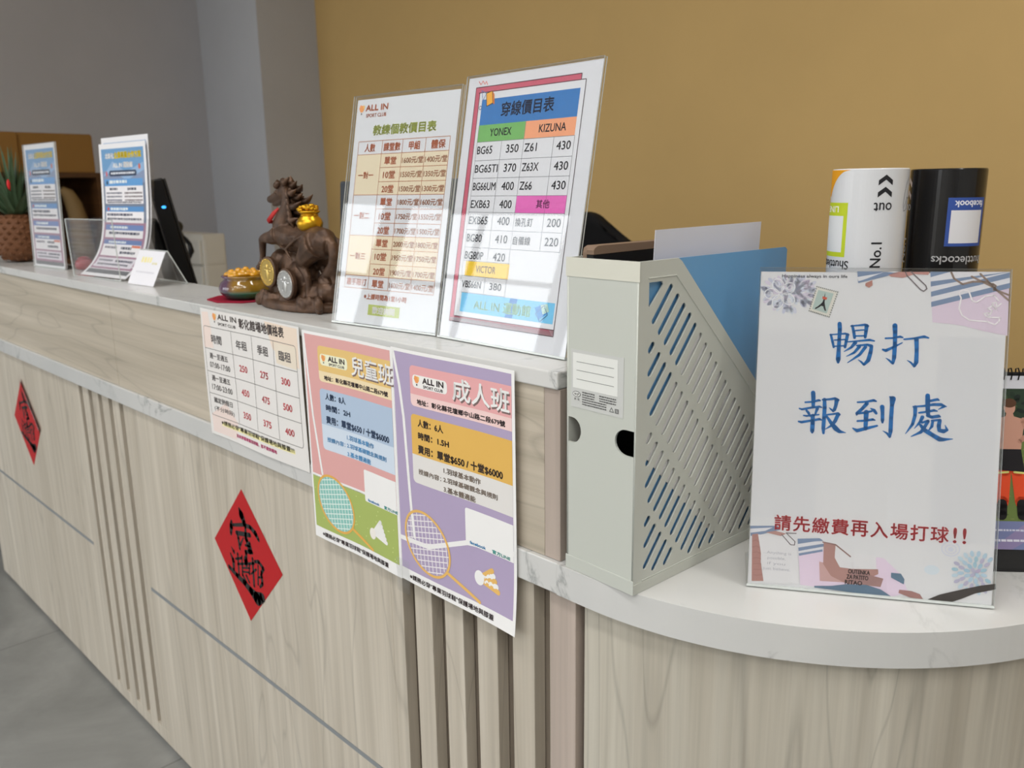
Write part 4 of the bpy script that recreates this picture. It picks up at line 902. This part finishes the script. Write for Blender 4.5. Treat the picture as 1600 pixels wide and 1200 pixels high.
tent = thing('tent_card', 'small clear tent stand with a white card, right of the leaflet holder', 'card', (-1.1, .08, ZU))
tf = lambda x, y, z: Vector((-1.160+x*math.cos(.056)-y*math.sin(.056), .0490+x*math.sin(.056)+y*math.cos(.056), ZU+.0004+z))
q = MB(); q.hexa([tf(0, .0008, 0), tf(.115, .0008, 0), tf(.115, .0028, 0), tf(0, .0028, 0), tf(0, .032, .066), tf(.115, .032, .066), tf(.115, .034, .066), tf(0, .034, .066)]); q.build('front_panel', M_ACR, tent)
q = MB(); q.hexa([tf(0, .068, 0), tf(.115, .068, 0), tf(.115, .070, 0), tf(0, .070, 0), tf(0, .0342, .066), tf(.115, .0342, .066), tf(.115, .0362, .066), tf(0, .0362, .066)]); q.build('back_panel', M_ACR, tent)
q = MB(); q.tube([tf(.115, .069, .001), tf(.115, .0345, .0665), tf(0, .0345, .0665)], .0012, 6); q.tube([tf(0, .069, .0012), tf(.115, .069, .0012)], .0010, 6); q.build('polished_edge', M_EDGE, tent)
s = Sheet(lambda x, y, l: tf(.002+x/1000, (.0320*(66-y)/66)-.0006-l*.9, .066-y/1000+l*.4))
s.paper(0, .5, 111, 65.5, (216, 216, 222)); s.dashes(26, 13, 68, 11, (224, 214, 150), 2, .6, 1.0); s.dashes(74, 22, 96, 4, (206, 200, 164), 2); s.dashes(18, 40, 96, 3, (196, 196, 204), 2)
s.build('printed_card', tent)

# ------------------------------------------------------------------ horse statue
HO = Vector((-.560, .085, ZU))
def hm(x, z, y=0): return HO+Vector((x/1000, y/1000, z/1000))
M_BRZ = pbr('dark_bronze', lin((98, 72, 54)), .42, .35, spec=.5); t, N, L, b = nodes(M_BRZ)
L.new(ramp(t, noise(t, obj_coord(t, (1, 1, 1)), 60, 4, .6).outputs[0], [(.3, lin((62, 45, 35))), (.7, lin((104, 78, 60)))]).outputs[0], b.inputs['Base Color'])
st = thing('horse_statue', 'dark bronze rearing horse statue with two coins and a gold money bag', 'statue', (-.565, .085, ZU))
YX = Vector((0, 1, 0))
q = MB()
def limb(pts, rad, flat=1.0, n=12): q.tube([hm(*p) for p in pts], [r/1000 for r in rad], n, (YX, flat) if flat != 1 else None)
# trunk, neck, head
limb([(-46, 118), (-32, 112), (-10, 108), (14, 106), (38, 105), (60, 103), (80, 101), (92, 98)], [13, 21, 22, 21, 21, 24, 23, 13], .92, 16)
limb([(-34, 112), (-33, 124), (-24, 136), (-14, 150), (-8, 164), (-10, 176), (-18, 182)], [22, 22.5, 19.5, 16.5, 15, 14, 12], .72, 14)
limb([(-10, 181), (-22, 178), (-36, 173), (-52, 168), (-65, 165.5), (-74, 165)], [12.5, 13.4, 11, 7.8, 6.8, 4.8], .72, 14)
limb([(-20, 168), (-34, 162.5), (-50, 158.5), (-60, 157.5)], [8.5, 6.4, 4.2, 3.2], .8, 10)
for y in (-5, 5): limb([(-14, 186, y), (-12, 193, y*1.2), (-11, 197, y*1.3)], [3.2, 2.6, .6], .7, 8)
for y in (-8.6, 8.6): q.ball(hm(-37, 176, y), .0024)
for y in (-4, 4): q.ball(hm(-70, 165, y*.6), .0022)
# legs
limb([(-34, 112, -9), (-52, 107, -12), (-68, 106.5, -12), (-80, 104, -12)], [15, 11, 8.4, 6.8]); limb([(-80, 105, -12), (-82, 92, -12), (-83.5, 78, -12), (-85, 70, -12), (-88.5, 62, -12), (-90, 55, -12)], [6.6, 5.8, 4.8, 5.4, 5.4, 6.4])
limb([(-30, 108, 9), (-38, 100, 12), (-30, 90, 13), (-18, 84, 12)], [15, 11, 8, 6.4]); limb([(-18, 84, 12), (-6, 80, 10), (4, 78, 8)], [6, 5, 6])
for sy, dx in ((-9, 0), (10, 9)):
    limb([(72+dx*.3, 100, sy), (56+dx, 90, sy*1.3), (40+dx, 76, sy*1.5), (34+dx, 70, sy*1.5)], [22, 18, 12.5, 9]); limb([(32+dx, 72, sy*1.5), (42+dx, 62, sy*1.5), (49+dx, 52, sy*1.5), (51+dx, 38, sy*1.5), (50+dx, 26, sy*1.5), (54+dx, 17, sy*1.5), (56+dx, 9, sy*1.5)], [9.5, 7.4, 6, 5, 5.4, 6, 7])
# tail
limb([(88, 108), (98, 100), (102, 86), (98, 72), (86, 60), (74, 54), (82, 44), (78, 36)], [8, 9, 9, 8.5, 9, 8, 6, 3], .8)
limb([(96, 92, 4), (100, 74, 5), (92, 56, 4), (96, 44, 3), (88, 34, 2)], [5, 6, 6, 4.4, 2])
# saddle cloth edge
limb([(-10, 96, -22), (8, 92, -23), (22, 101, -22), (34, 107, -21), (48, 113, -18), (60, 120, -12)], [2.4, 2.8, 2.6, 2.4, 2.2, 2], 1, 8); limb([(8, 92, -23), (14, 82, -22), (20, 76, -20)], [2.6, 2.4, 1.2], 1, 8)
q.ball(hm(18, 110), .022, (1.7, .95, .5))
# rock and waves
for x, z, r, sx_, sz in ((-50, 50, 30, 1.0, 1.35), (-20, 58, 26, .9, 1.2), (8, 40, 32, 1.0, 1.15), (-72, 30, 18, .9, 1.4), (-30, 22, 28, 1.6, .9), (40, 24, 28, 1.3, .8), (74, 30, 20, 1.0, .9), (-60, 72, 14, 1.0, 1.0), (-4, 74, 14, 1.0, .9), (-86, 36, 8, 1.1, 1), (30, 58, 14, 1, 1.2), (70, 46, 13, 1.2, .8)):
    q.ball(hm(x, z, 4), r/1000, (sx_, .82, sz))
for k in range(26):
    x = -88+k*7.2; q.ball(hm(x, 9+7*abs(math.sin(k*1.7)), -22+6*math.sin(k*.9)), .0075, (1.1, .8, 1.4))
for k in range(14): q.ball(hm(-84+k*4, 60-k*1.2+8*math.sin(k*2.1), -16-4*math.cos(k)), .005)
q.lathe([(.094, .0003), (.0955, .004), (.0945, .010), (.091, .0125), (.086, .014)], (HO.x-.003, HO.y, HO.z), 48, None, .42)
hb = q.build('horse_body', M_BRZ, st, smooth=True)
rm = hb.modifiers.new('fuse', 'REMESH'); rm.mode = 'VOXEL'; rm.voxel_size = .0014; rm.use_smooth_shade = True
sm = hb.modifiers.new('smooth', 'SMOOTH'); sm.factor = .5; sm.iterations = 3
# mane
q = MB()
for k, (x, z, tx, tz) in enumerate(((-20, 190, -38, 187), (-18, 192, -32, 195), (-12, 192, -14, 200), (-6, 190, 6, 198), (0, 186, 14, 192), (4, 180, 18, 187), (8, 174, 24, 180), (10, 168, 28, 174), (12, 160, 45, 172), (10, 154, 34, 162), (8, 148, 36, 152), (4, 142, 30, 146), (0, 136, 24, 138), (-4, 150, 18, 158), (0, 164, 20, 170))):
    y = (-7, 0, 6)[k % 3]; mx, mz = (x+tx)/2, (z+tz)/2-3
    q.tube([hm(x-5, z, y), hm(mx-2, mz, y*1.4), hm(tx, tz, y*1.1)], [.0062, .0048, .0008], 8)
for y in (-8, 8):
    for k in range(5): q.tube([hm(-6+k, 184-9*k, y*.7), hm(2+k, 172-9*k, y*1.5), hm(6+2*k, 158-9*k, y*1.2)], [.003, .0034, .0008], 8)
q.build('mane', M_BRZ, st, smooth=True)
GOLD = pbr('gold_leaf', lin((214, 164, 40)), .3, .85); SILV = pbr('silver_coin_metal', lin((206, 206, 204)), .3, .9); GCOIN = pbr('gold_coin_metal', lin((220, 190, 110)), .3, .9)
def coin(x, z, r, m, name):
    c = hm(x, z, -28.5); fr = lambda a, b_, d: c+Vector((a, -d, b_))
    q = MB(); q.lathe([(r*1.12, -.004), (r*1.12, .001), (r*1.08, .0022), (r*.98, .0024)], (0, 0, 0), 40, fr); q.build('coin_rim', M_BRZ, st, smooth=False)
    q = MB(); q.lathe([(r*.98, .0), (r*.98, .0030), (r*.95, .0034), (r*.86, .0034), (r*.85, .0028)], (0, 0, 0), 48, fr)
    rr = random.Random(int(x+500))
    for k in range(24): a = 2*PI*k/24; q.ball(fr(.90*r*math.cos(a), .90*r*math.sin(a), .0036), .0009)
    q.ball(fr(0, -.004, .003), r*.34, (.8, .18, 1.3)); q.ball(fr(0, r*.38, .003), r*.2, (.9, .25, 1)); q.ball(fr(-r*.3, r*.15, .003), r*.2, (1.3, .2, .5)); q.ball(fr(r*.34, r*.1, .003), r*.2, (1.3, .2, .5))
    for k in range(9): q.ball(fr(rr.uniform(-.5, .5)*r, rr.uniform(-.6, .4)*r, .003), r*.09, (rr.uniform(.8, 1.6), .3, rr.uniform(.6, 1.2)))
    o = q.build(name, m, st, smooth=True); o.modifiers.new('edges', 'EDGE_SPLIT'); return o
coin(-39.6, 55.5, .0215, GCOIN, 'gold_coin')['label'] = 'gold coin set in the rock'; coin(11.5, 40.4, .0215, SILV, 'silver_coin')['label'] = 'silver coin set in the rock'
q = MB(); c = hm(43, 117, 0)
q.lathe([(.004, .000), (.013, .002), (.0185, .008), (.0195, .014), (.017, .020), (.0125, .0245), (.0118, .0262), (.0140, .0285), (.0165, .0305), (.0150, .032)], tuple(c), 32)
for k in range(22):
    a, r_ = k*2.4, .0145*math.sqrt((k % 8+1)/9); q.ball(c+Vector((r_*math.cos(a), r_*math.sin(a), .0325+.006*(1-r_/.0145)+.0015*(k % 3))), .0042, (1.2, 1.2, .7), 10, 6)
q.tube([c+Vector((.0123*math.cos(2*PI*k/24), .0123*math.sin(2*PI*k/24), .0253)) for k in range(25)], .0012, 8)
q.build('money_bag', GOLD, st, smooth=True)['label'] = 'gold money bag on the horse back'
q = MB(); q.tube([hm(-28, 152, -10), hm(-41, 143, -12.5), hm(-54, 132, -14.5)], [.0022, .0042, .0046], 8, (Vector((0, 1, 0)), .4)); q.tube([hm(-30, 150, 10), hm(-42, 142, 12), hm(-54, 132, 13)], [.002, .004, .004], 8, (Vector((0, 1, 0)), .4)); q.tube([hm(-54, 132, -13), hm(-58, 130, 0), hm(-54, 132, 12)], .0028, 8)
q.build('red_ribbon', pbr('red_ribbon', lin((186, 36, 34)), .5), st, smooth=True)

# ------------------------------------------------------------------ coloured glass treasure bowl on its mat
mc = Vector((-.737, .0800, ZU+.0003))
mat_ = MB(); mat_.prism([(mc.x+.064*math.cos(2*PI*k/8+.25), mc.y+.056*math.sin(2*PI*k/8+.25)) for k in range(8)], mc.z, mc.z+.0022)
tag(mat_.build('felt_mat', pbr('red_felt', lin((150, 34, 56)), .9, spec=.1), bevel=.0008), 'thin dark red mat lying under the coloured glass bowl', 'mat')
bc = Vector((-.724, .0805, ZU+.0027))
M_GLZ = pbr('coloured_glass', (.3, .3, .1), .06, spec=.7, coat=.6, trans=.35, ior=1.5); t, N, L, b = nodes(M_GLZ)
c_ = N.new('ShaderNodeTexCoord'); sp = N.new('ShaderNodeSeparateXYZ'); L.new(c_.outputs['Object'], sp.inputs[0])
dt = N.new('ShaderNodeVectorMath'); dt.operation = 'DOT_PRODUCT'; dt.inputs[1].default_value = (.71, .70, 0); L.new(c_.outputs['Object'], dt.inputs[0]); D0 = bc.x*.71+bc.y*.70
def maprange(src, a, b_):
    m_ = N.new('ShaderNodeMapRange'); m_.inputs[1].default_value = a; m_.inputs[2].default_value = b_; L.new(src, m_.inputs[0]); return m_.outputs[0]
across = maprange(dt.outputs['Value'], D0-.045, D0+.045)
xr = ramp(t, across, [(.05, lin((116, 70, 110))), (.27, lin((104, 74, 104))), (.42, lin((170, 126, 40))), (1, lin((180, 136, 40)))])
zr = ramp(t, maprange(sp.outputs[2], bc.z, bc.z+.032), [(.0, (1, 1, 1)), (.36, (1, 1, 1)), (.52, (0, 0, 0))])
xz = ramp(t, across, [(.15, lin((56, 46, 74))), (.38, lin((16, 110, 100))), (1, lin((30, 130, 52)))])
L.new(mix(t, zr.outputs[0], xr.outputs[0], xz.outputs[0]), b.inputs['Base Color'])
bowl = thing('glass_bowl', 'purple, amber and green glass treasure bowl beside the horse statue', 'bowl', tuple(bc))
q = MB(); q.lathe([(.024, 0), (.034, .003), (.0425, .012), (.0435, .019), (.040, .027), (.035, .0315), (.034, .034), (.0385, .0375), (.0365, .0395), (.031, .0375), (.028, .034)], tuple(bc), 48)
q.build('bowl_body', M_GLZ, bowl, smooth=True)
q = MB(); rr = random.Random(4)
for k in range(13):
    a, r_ = k*2.4, .027*math.sqrt((k+.5)/13); p = bc+Vector((r_*math.cos(a), r_*math.sin(a), .0385+.008*(1-r_/.03)))
    ro = Matrix.Rotation(rr.uniform(0, 3), 3, 'Z'); q.ball(p, .0100, (1.35, .8, .5), 14, 10, ro); q.ball(p+Vector((0, 0, .0035)), .0055, (1, 1, .9), 12, 8)
q.build('ingots', pbr('amber_glass', lin((238, 172, 30)), .06, spec=.8, coat=.8, trans=.2), bowl, smooth=True)

# ------------------------------------------------------------------ pineapple
pc = Vector((-1.990, .0835, ZU)); pa = thing('pineapple', 'whole pineapple with tall green crown and red tie, at the countertop left end', 'pineapple', tuple(pc))
M_PIN = pbr('pineapple_skin', lin((150, 96, 50)), .6); t, N, L, b = nodes(M_PIN)
L.new(ramp(t, noise(t, obj_coord(t, (1, 1, 1)), 90, 4, .6).outputs[0], [(.32, lin((146, 94, 54))), (.5, lin((192, 134, 78))), (.72, lin((226, 186, 130)))]).outputs[0], b.inputs['Base Color'])
def pr(z): u_ = z/.130; return .0555*(max(0.0, 1-abs(2*u_-1)**3.2))**.42*(1.04-.12*u_)
q = MB(); q.lathe([(max(.012, pr(.130*k/20)), .0004+.130*k/20) for k in range(21)], tuple(pc), 32)
for row in range(9):
    z = .012+row*.0134; R_ = pr(z)
    for k in range(14):
        a = 2*PI*(k+.5*(row % 2))/14; n_ = Vector((math.cos(a), math.sin(a), 0)); tn = Vector((-math.sin(a), math.cos(a), 0)); c = pc+n_*R_+Vector((0, 0, z))
        w_ = PI*R_/14*.86; h_ = .0092
        p = [c+tn*w_*.9-n_*.0012, c+Vector((0, 0, h_*.85))-n_*.0016, c-tn*w_*.9-n_*.0012, c-Vector((0, 0, h_*.85))-n_*.0016]; m1 = [c+(v-c)*.5+n_*.0036 for v in p]; tip = c+n_*.0072+Vector((0, 0, .0038))
        q.mi = 1; bv = [q.bm.verts.new(v) for v in p]; mv = [q.bm.verts.new(v) for v in m1]; tv = q.bm.verts.new(tip)
        for i in range(4): q.bm.faces.new((bv[i], bv[(i+1) % 4], mv[(i+1) % 4], mv[i])); q.bm.faces.new((mv[i], mv[(i+1) % 4], tv))
q.build('fruit_body', [pbr("pineapple_gap", lin((110, 70, 42)), .7), M_PIN], pa)
M_LEAF = pbr('pineapple_leaf', lin((74, 98, 70)), .5); q = MB()
for k in range(46):
    lay_ = k/46; a = k*2.39996; n_ = Vector((math.cos(a), math.sin(a), 0)); tn = Vector((-math.sin(a), math.cos(a), 0)); ln = .075+.115*lay_; out = .062*(1-lay_)+.012; base = pc+Vector((0, 0, .124))+n_*.018*(1-lay_)
    pts = []
    for i in range(6):
        u_ = i/5; pts.append((base+n_*(out*(u_**.8)*(1+.25*(u_ > .7)*(1-lay_)))+Vector((0, 0, ln*(u_-.25*(1-lay_)*u_*u_))), .011*(1-u_)**.75*(1-.2*lay_)+.0004))
    for s_ in (1, -1):
        ve = [(q.bm.verts.new(p+tn*w_*s_+n_*.0000), q.bm.verts.new(p-n_*w_*.35)) for p, w_ in pts]
        for (a1, b1), (a2, b2) in zip(ve, ve[1:]): q.bm.faces.new((a1, b1, b2, a2))
q.build('leaf_crown', M_LEAF, pa, smooth=True)
q = MB(); q.ball(pc+Vector((.052, -.02, .205)), .006, (.7, .7, 2.2)); q.tube([pc+Vector((.052, -.02, .196)), pc+Vector((.044, -.016, .190))], .002, 8); q.build('red_tie', pbr('red_tie', lin((214, 26, 34)), .45), pa, smooth=True)

rb = thing('red_jar', 'small red jar half hidden between the slim sign and the leaflet holder', 'jar', (-1.575, .107, ZU))
q = MB(); q.lathe([(.014, .0004), (.019, .003), (.021, .012), (.018, .022), (.013, .026)], (-1.575, .107, ZU), 28); q.build('jar_body', pbr('red_glaze', lin((150, 20, 34)), .3), rb, smooth=True)
q = MB(); q.lathe([(.013, .0262), (.0135, .029), (.004, .032)], (-1.575, .107, ZU), 24); q.build('jar_lid', pbr('red_glaze', (0, 0, 0)), rb, smooth=True)

# ------------------------------------------------------------------ behind the counter
v_ = Vector((-.93, .37, 0)).normalized(); n_ = Vector((.37, .93, 0)).normalized(); tl = math.radians(11); upm = Vector((0, 0, math.cos(tl)))-n_*math.sin(tl); nm_ = upm.cross(v_)
if nm_.dot(n_) < 0: nm_ = -nm_
mo = Vector((-1.441, .316, .905)); mf = frame(mo, v_, upm, nm_)
mon = thing('touch_monitor', 'black tilted counter monitor seen edge-on with a blue power light, behind the leaflets', 'monitor', (-1.55, .40, ZL))
q = MB(); q.box(0, .0, -.020, .34, .345, .016, mf); hsg = q.build('housing', M_BLACK, mon, bevel=.004)
q = MB(); q.box(.002, .002, .0162, .338, .343, .022, mf); q.build('bezel', pbr('dark_grey_plastic', (.02, .02, .021), .35), mon, bevel=.002)
q = MB(); q.box(.05, .03, -.050, .29, .25, -.0222, mf); q.build('rear_cover', M_BLACK, mon, bevel=.008)
q = MB(); q.ball(mf(-.0008, .278, -.001), .0055, (.5, 1, .6)); q.build('power_light', pbr('blue_led', (.02, .2, .6), .3, emit=(.05, .42, 1), estr=3.0), hsg, smooth=True)
q = MB(); c = mf(.17, .06, -.03); q.box(c.x-.03, c.y-.03, ZL+.012, c.x+.03, c.y+.03, c.z+.03); q.box(c.x-.10, c.y-.08, ZL+.0003, c.x+.10, c.y+.08, ZL+.012); q.build('stand', M_BLACK, mon, bevel=.004)
q = MB(); pts = [(-1.56, .335, 1.112), (-1.585, .35, 1.126), (-1.625, .365, 1.128), (-1.655, .375, 1.115), (-1.64, .38, 1.095), (-1.60, .375, 1.088), (-1.572, .37, 1.08), (-1.566, .37, 1.062), (-1.575, .37, 1.05), (-1.60, .375, 1.035), (-1.625, .385, 1.04), (-1.66, .39, 1.015), (-1.70, .41, .96), (-1.72, .43, .86), (-1.72, .46, ZL+.006)]
pts = [tuple(c0+(p-c0)*1.25 for p, c0 in zip(P, CAM_P)) for P in pts[:-2]]+[(-2.27, .66, .90), (-2.27, .70, ZL+.006)]
q.tube(pts, [.012, .016, .016, .014, .010, .008, .007, .010, .006, .005, .005, .005, .005, .005, .005], 10)
tag(q.build('cable_bundle', M_BLACK, smooth=True), 'black bundle of cables hanging behind the tilted counter monitor', 'cable')
un = thing('drawer_cabinet', 'pale drawer cabinet standing behind the black cables', 'cabinet', (-3.42, 1.35, 0)); M_PALE = pbr('pale_plastic', lin((206, 203, 194)), .5)
q = MB(); q.box(-3.62, 1.16, .0003, -3.20, 1.27, 1.022); q.build('cabinet_body', M_PALE, un, bevel=.004)
for k in range(8):
    q = MB(); q.box(-3.61, 1.145, .03+k*.122, -3.21, 1.1595, .142+k*.122); q.build('drawer', M_PALE, un, bevel=.003)
    q = MB(); q.box(-3.1999, 1.17, .03+k*.122, -3.197, 1.26, .142+k*.122); q.build('side_rib', M_PALE, un)
m2 = thing('desk_monitor', 'dark slate computer monitor standing behind the horse statue', 'monitor', (-.70, .45, ZL)); M_SLATE = pbr('slate_plastic', lin((60, 66, 74)), .45)
tt = math.radians(4); f2_ = frame((-.938, .400, .935), (1, 0, 0), (0, math.sin(tt), math.cos(tt)), (0, -math.cos(tt), math.sin(tt)))
q = MB(); q.box(0, 0, -.028, .50, .2955, 0, f2_); q.build('rear_shell', M_SLATE, m2, bevel=.004)
q = MB(); q.box(.004, .004, -.034, .496, .2915, -.0285, f2_); q.build('screen', M_BLACK, m2)
q = MB(); q.box(-.71, .414, ZL+.010, -.67, .438, 1.05); q.box(-.78, .36, ZL+.0003, -.60, .52, ZL+.010); q.build('stand', M_SLATE, m2, bevel=.003)

ch = thing('office_chair', 'black office chair with a rounded backrest against the ochre wall', 'chair', (-1.21, 1.25, 0)); M_FAB = pbr('black_chair_fabric', (.008, .008, .009), .85, spec=.2)
def bo(x, z, y): return Vector((-1.125+x, 1.40+y-.25*(x*x), z))
q = MB(); n_ = 14; rows_ = 16; grid = []
for j in range(rows_+1):
    z = .60+.537*j/rows_; u_ = j/rows_; hw = .275*(1-max(0, (u_-.55)/.45)**2.6*.62)*(1-max(0, (.2-u_)/.2)**2*.25); zz = z
    grid.append([[q.bm.verts.new(bo(hw*(2*i/n_-1), zz-.055*max(0, (u_-.7)/.3)*abs(2*i/n_-1)**2.2, d)) for i in range(n_+1)] for d in (0, .05)])
for a, b_ in zip(grid, grid[1:]):
    for i in range(n_):
        for d in (0, 1): q.bm.faces.new((a[d][i], a[d][i+1], b_[d][i+1], b_[d][i]))
    for i in (0, n_): q.bm.faces.new((a[0][i], a[1][i], b_[1][i], b_[0][i]))
for r_ in (grid[0], grid[-1]):
    for i in range(n_): q.bm.faces.new((r_[0][i], r_[0][i+1], r_[1][i+1], r_[1][i]))
q.build('backrest', M_FAB, ch, smooth=True)
q = MB(); q.box(-1.435, .99, .44, -.935, 1.40, .52); q.build('seat', M_FAB, ch, bevel=.03, seg=4)
q = MB(); q.box(-1.215, 1.405, .40, -1.155, 1.44, .72); q.box(-1.215, 1.18, .40, -1.155, 1.435, .43); q.lathe([(.03, .09), (.03, .40)], (-1.185, 1.25, 0), 20); q.build('post', M_BLACK, ch)
q = MB()
for k in range(5): a = 2*PI*k/5; q.tube([(-1.185, 1.25, .10), (-1.185+.27*math.cos(a), 1.25+.27*math.sin(a), .075)], [.022, .014], 8)
q.build('star_base', M_BLACK, ch)
for k in range(5):
    a = 2*PI*k/5; q = MB(); q.ball((-1.185+.27*math.cos(a), 1.25+.27*math.sin(a), .0302), .03, (1, 1, 1), 14, 10); q.build('caster', M_BLACK, ch, smooth=True)

sh = thing('shade_shelf', 'dark brown open shelf standing in for shaded lower cartons, against the grey wall', 'shelf', (-3.5, .47, 0)); M_SHADE_BROWN = wood('shade_brown_board', lin((88, 58, 30)), lin((68, 44, 24)), 'x')  # boards stand in for lower cartons, their shade put into the dark brown
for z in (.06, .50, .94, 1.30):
    MB().box(-3.72, .10, z-.02, -3.30, .76, z).build('shelf_board', M_SHADE_BROWN, sh)
for y in (.08, .7601): MB().box(-3.72, y, 0, -3.30, y+.02-.0001, 1.30).build('side_board', M_SHADE_BROWN, sh)
MB().box(-3.735, .08, .0, -3.7201, .78, 1.30).build('back_board', M_SHADE_BROWN, sh)
M_CARD = pbr('brown_cardboard', lin((134, 98, 50)), .8, spec=.2)
for lab, y0, y1, x1 in (('brown cardboard carton on the dark shelf, the one nearer the leaflets', .475, .765, -3.31), ('brown cardboard carton on the dark shelf, the one above the pineapple', .09, .4735, -3.30)):
    cb = thing('cardboard_carton', lab, 'carton', (x1-.16, (y0+y1)/2, 1.3003), 'cartons on the dark shelf')
    q = MB(); q.box(x1-.33, y0, 1.3003, x1, y1, 1.455); q.build('carton_body', M_CARD, cb, bevel=.003)
    q = MB(); q.box(x1-.325, y0+.004, 1.4552, x1-.168, y1-.004, 1.459); q.box(x1-.162, y0+.004, 1.4552, x1-.005, y1-.004, 1.459); q.build('top_flaps', M_CARD, cb)
q = MB(); q.tube([(-3.37, .70, .9403), (-3.37, .695, 1.02), (-3.365, .69, 1.10), (-3.36, .675, 1.17), (-3.355, .655, 1.215), (-3.35, .63, 1.235)], [.045, .043, .038, .034, .026, .012], 16)
tag(q.build('paper_roll', pbr('tan_paper', lin((128, 104, 66)), .7), smooth=True), 'tan rolled paper bent over at the top, standing in the dark shelf', 'paper roll')
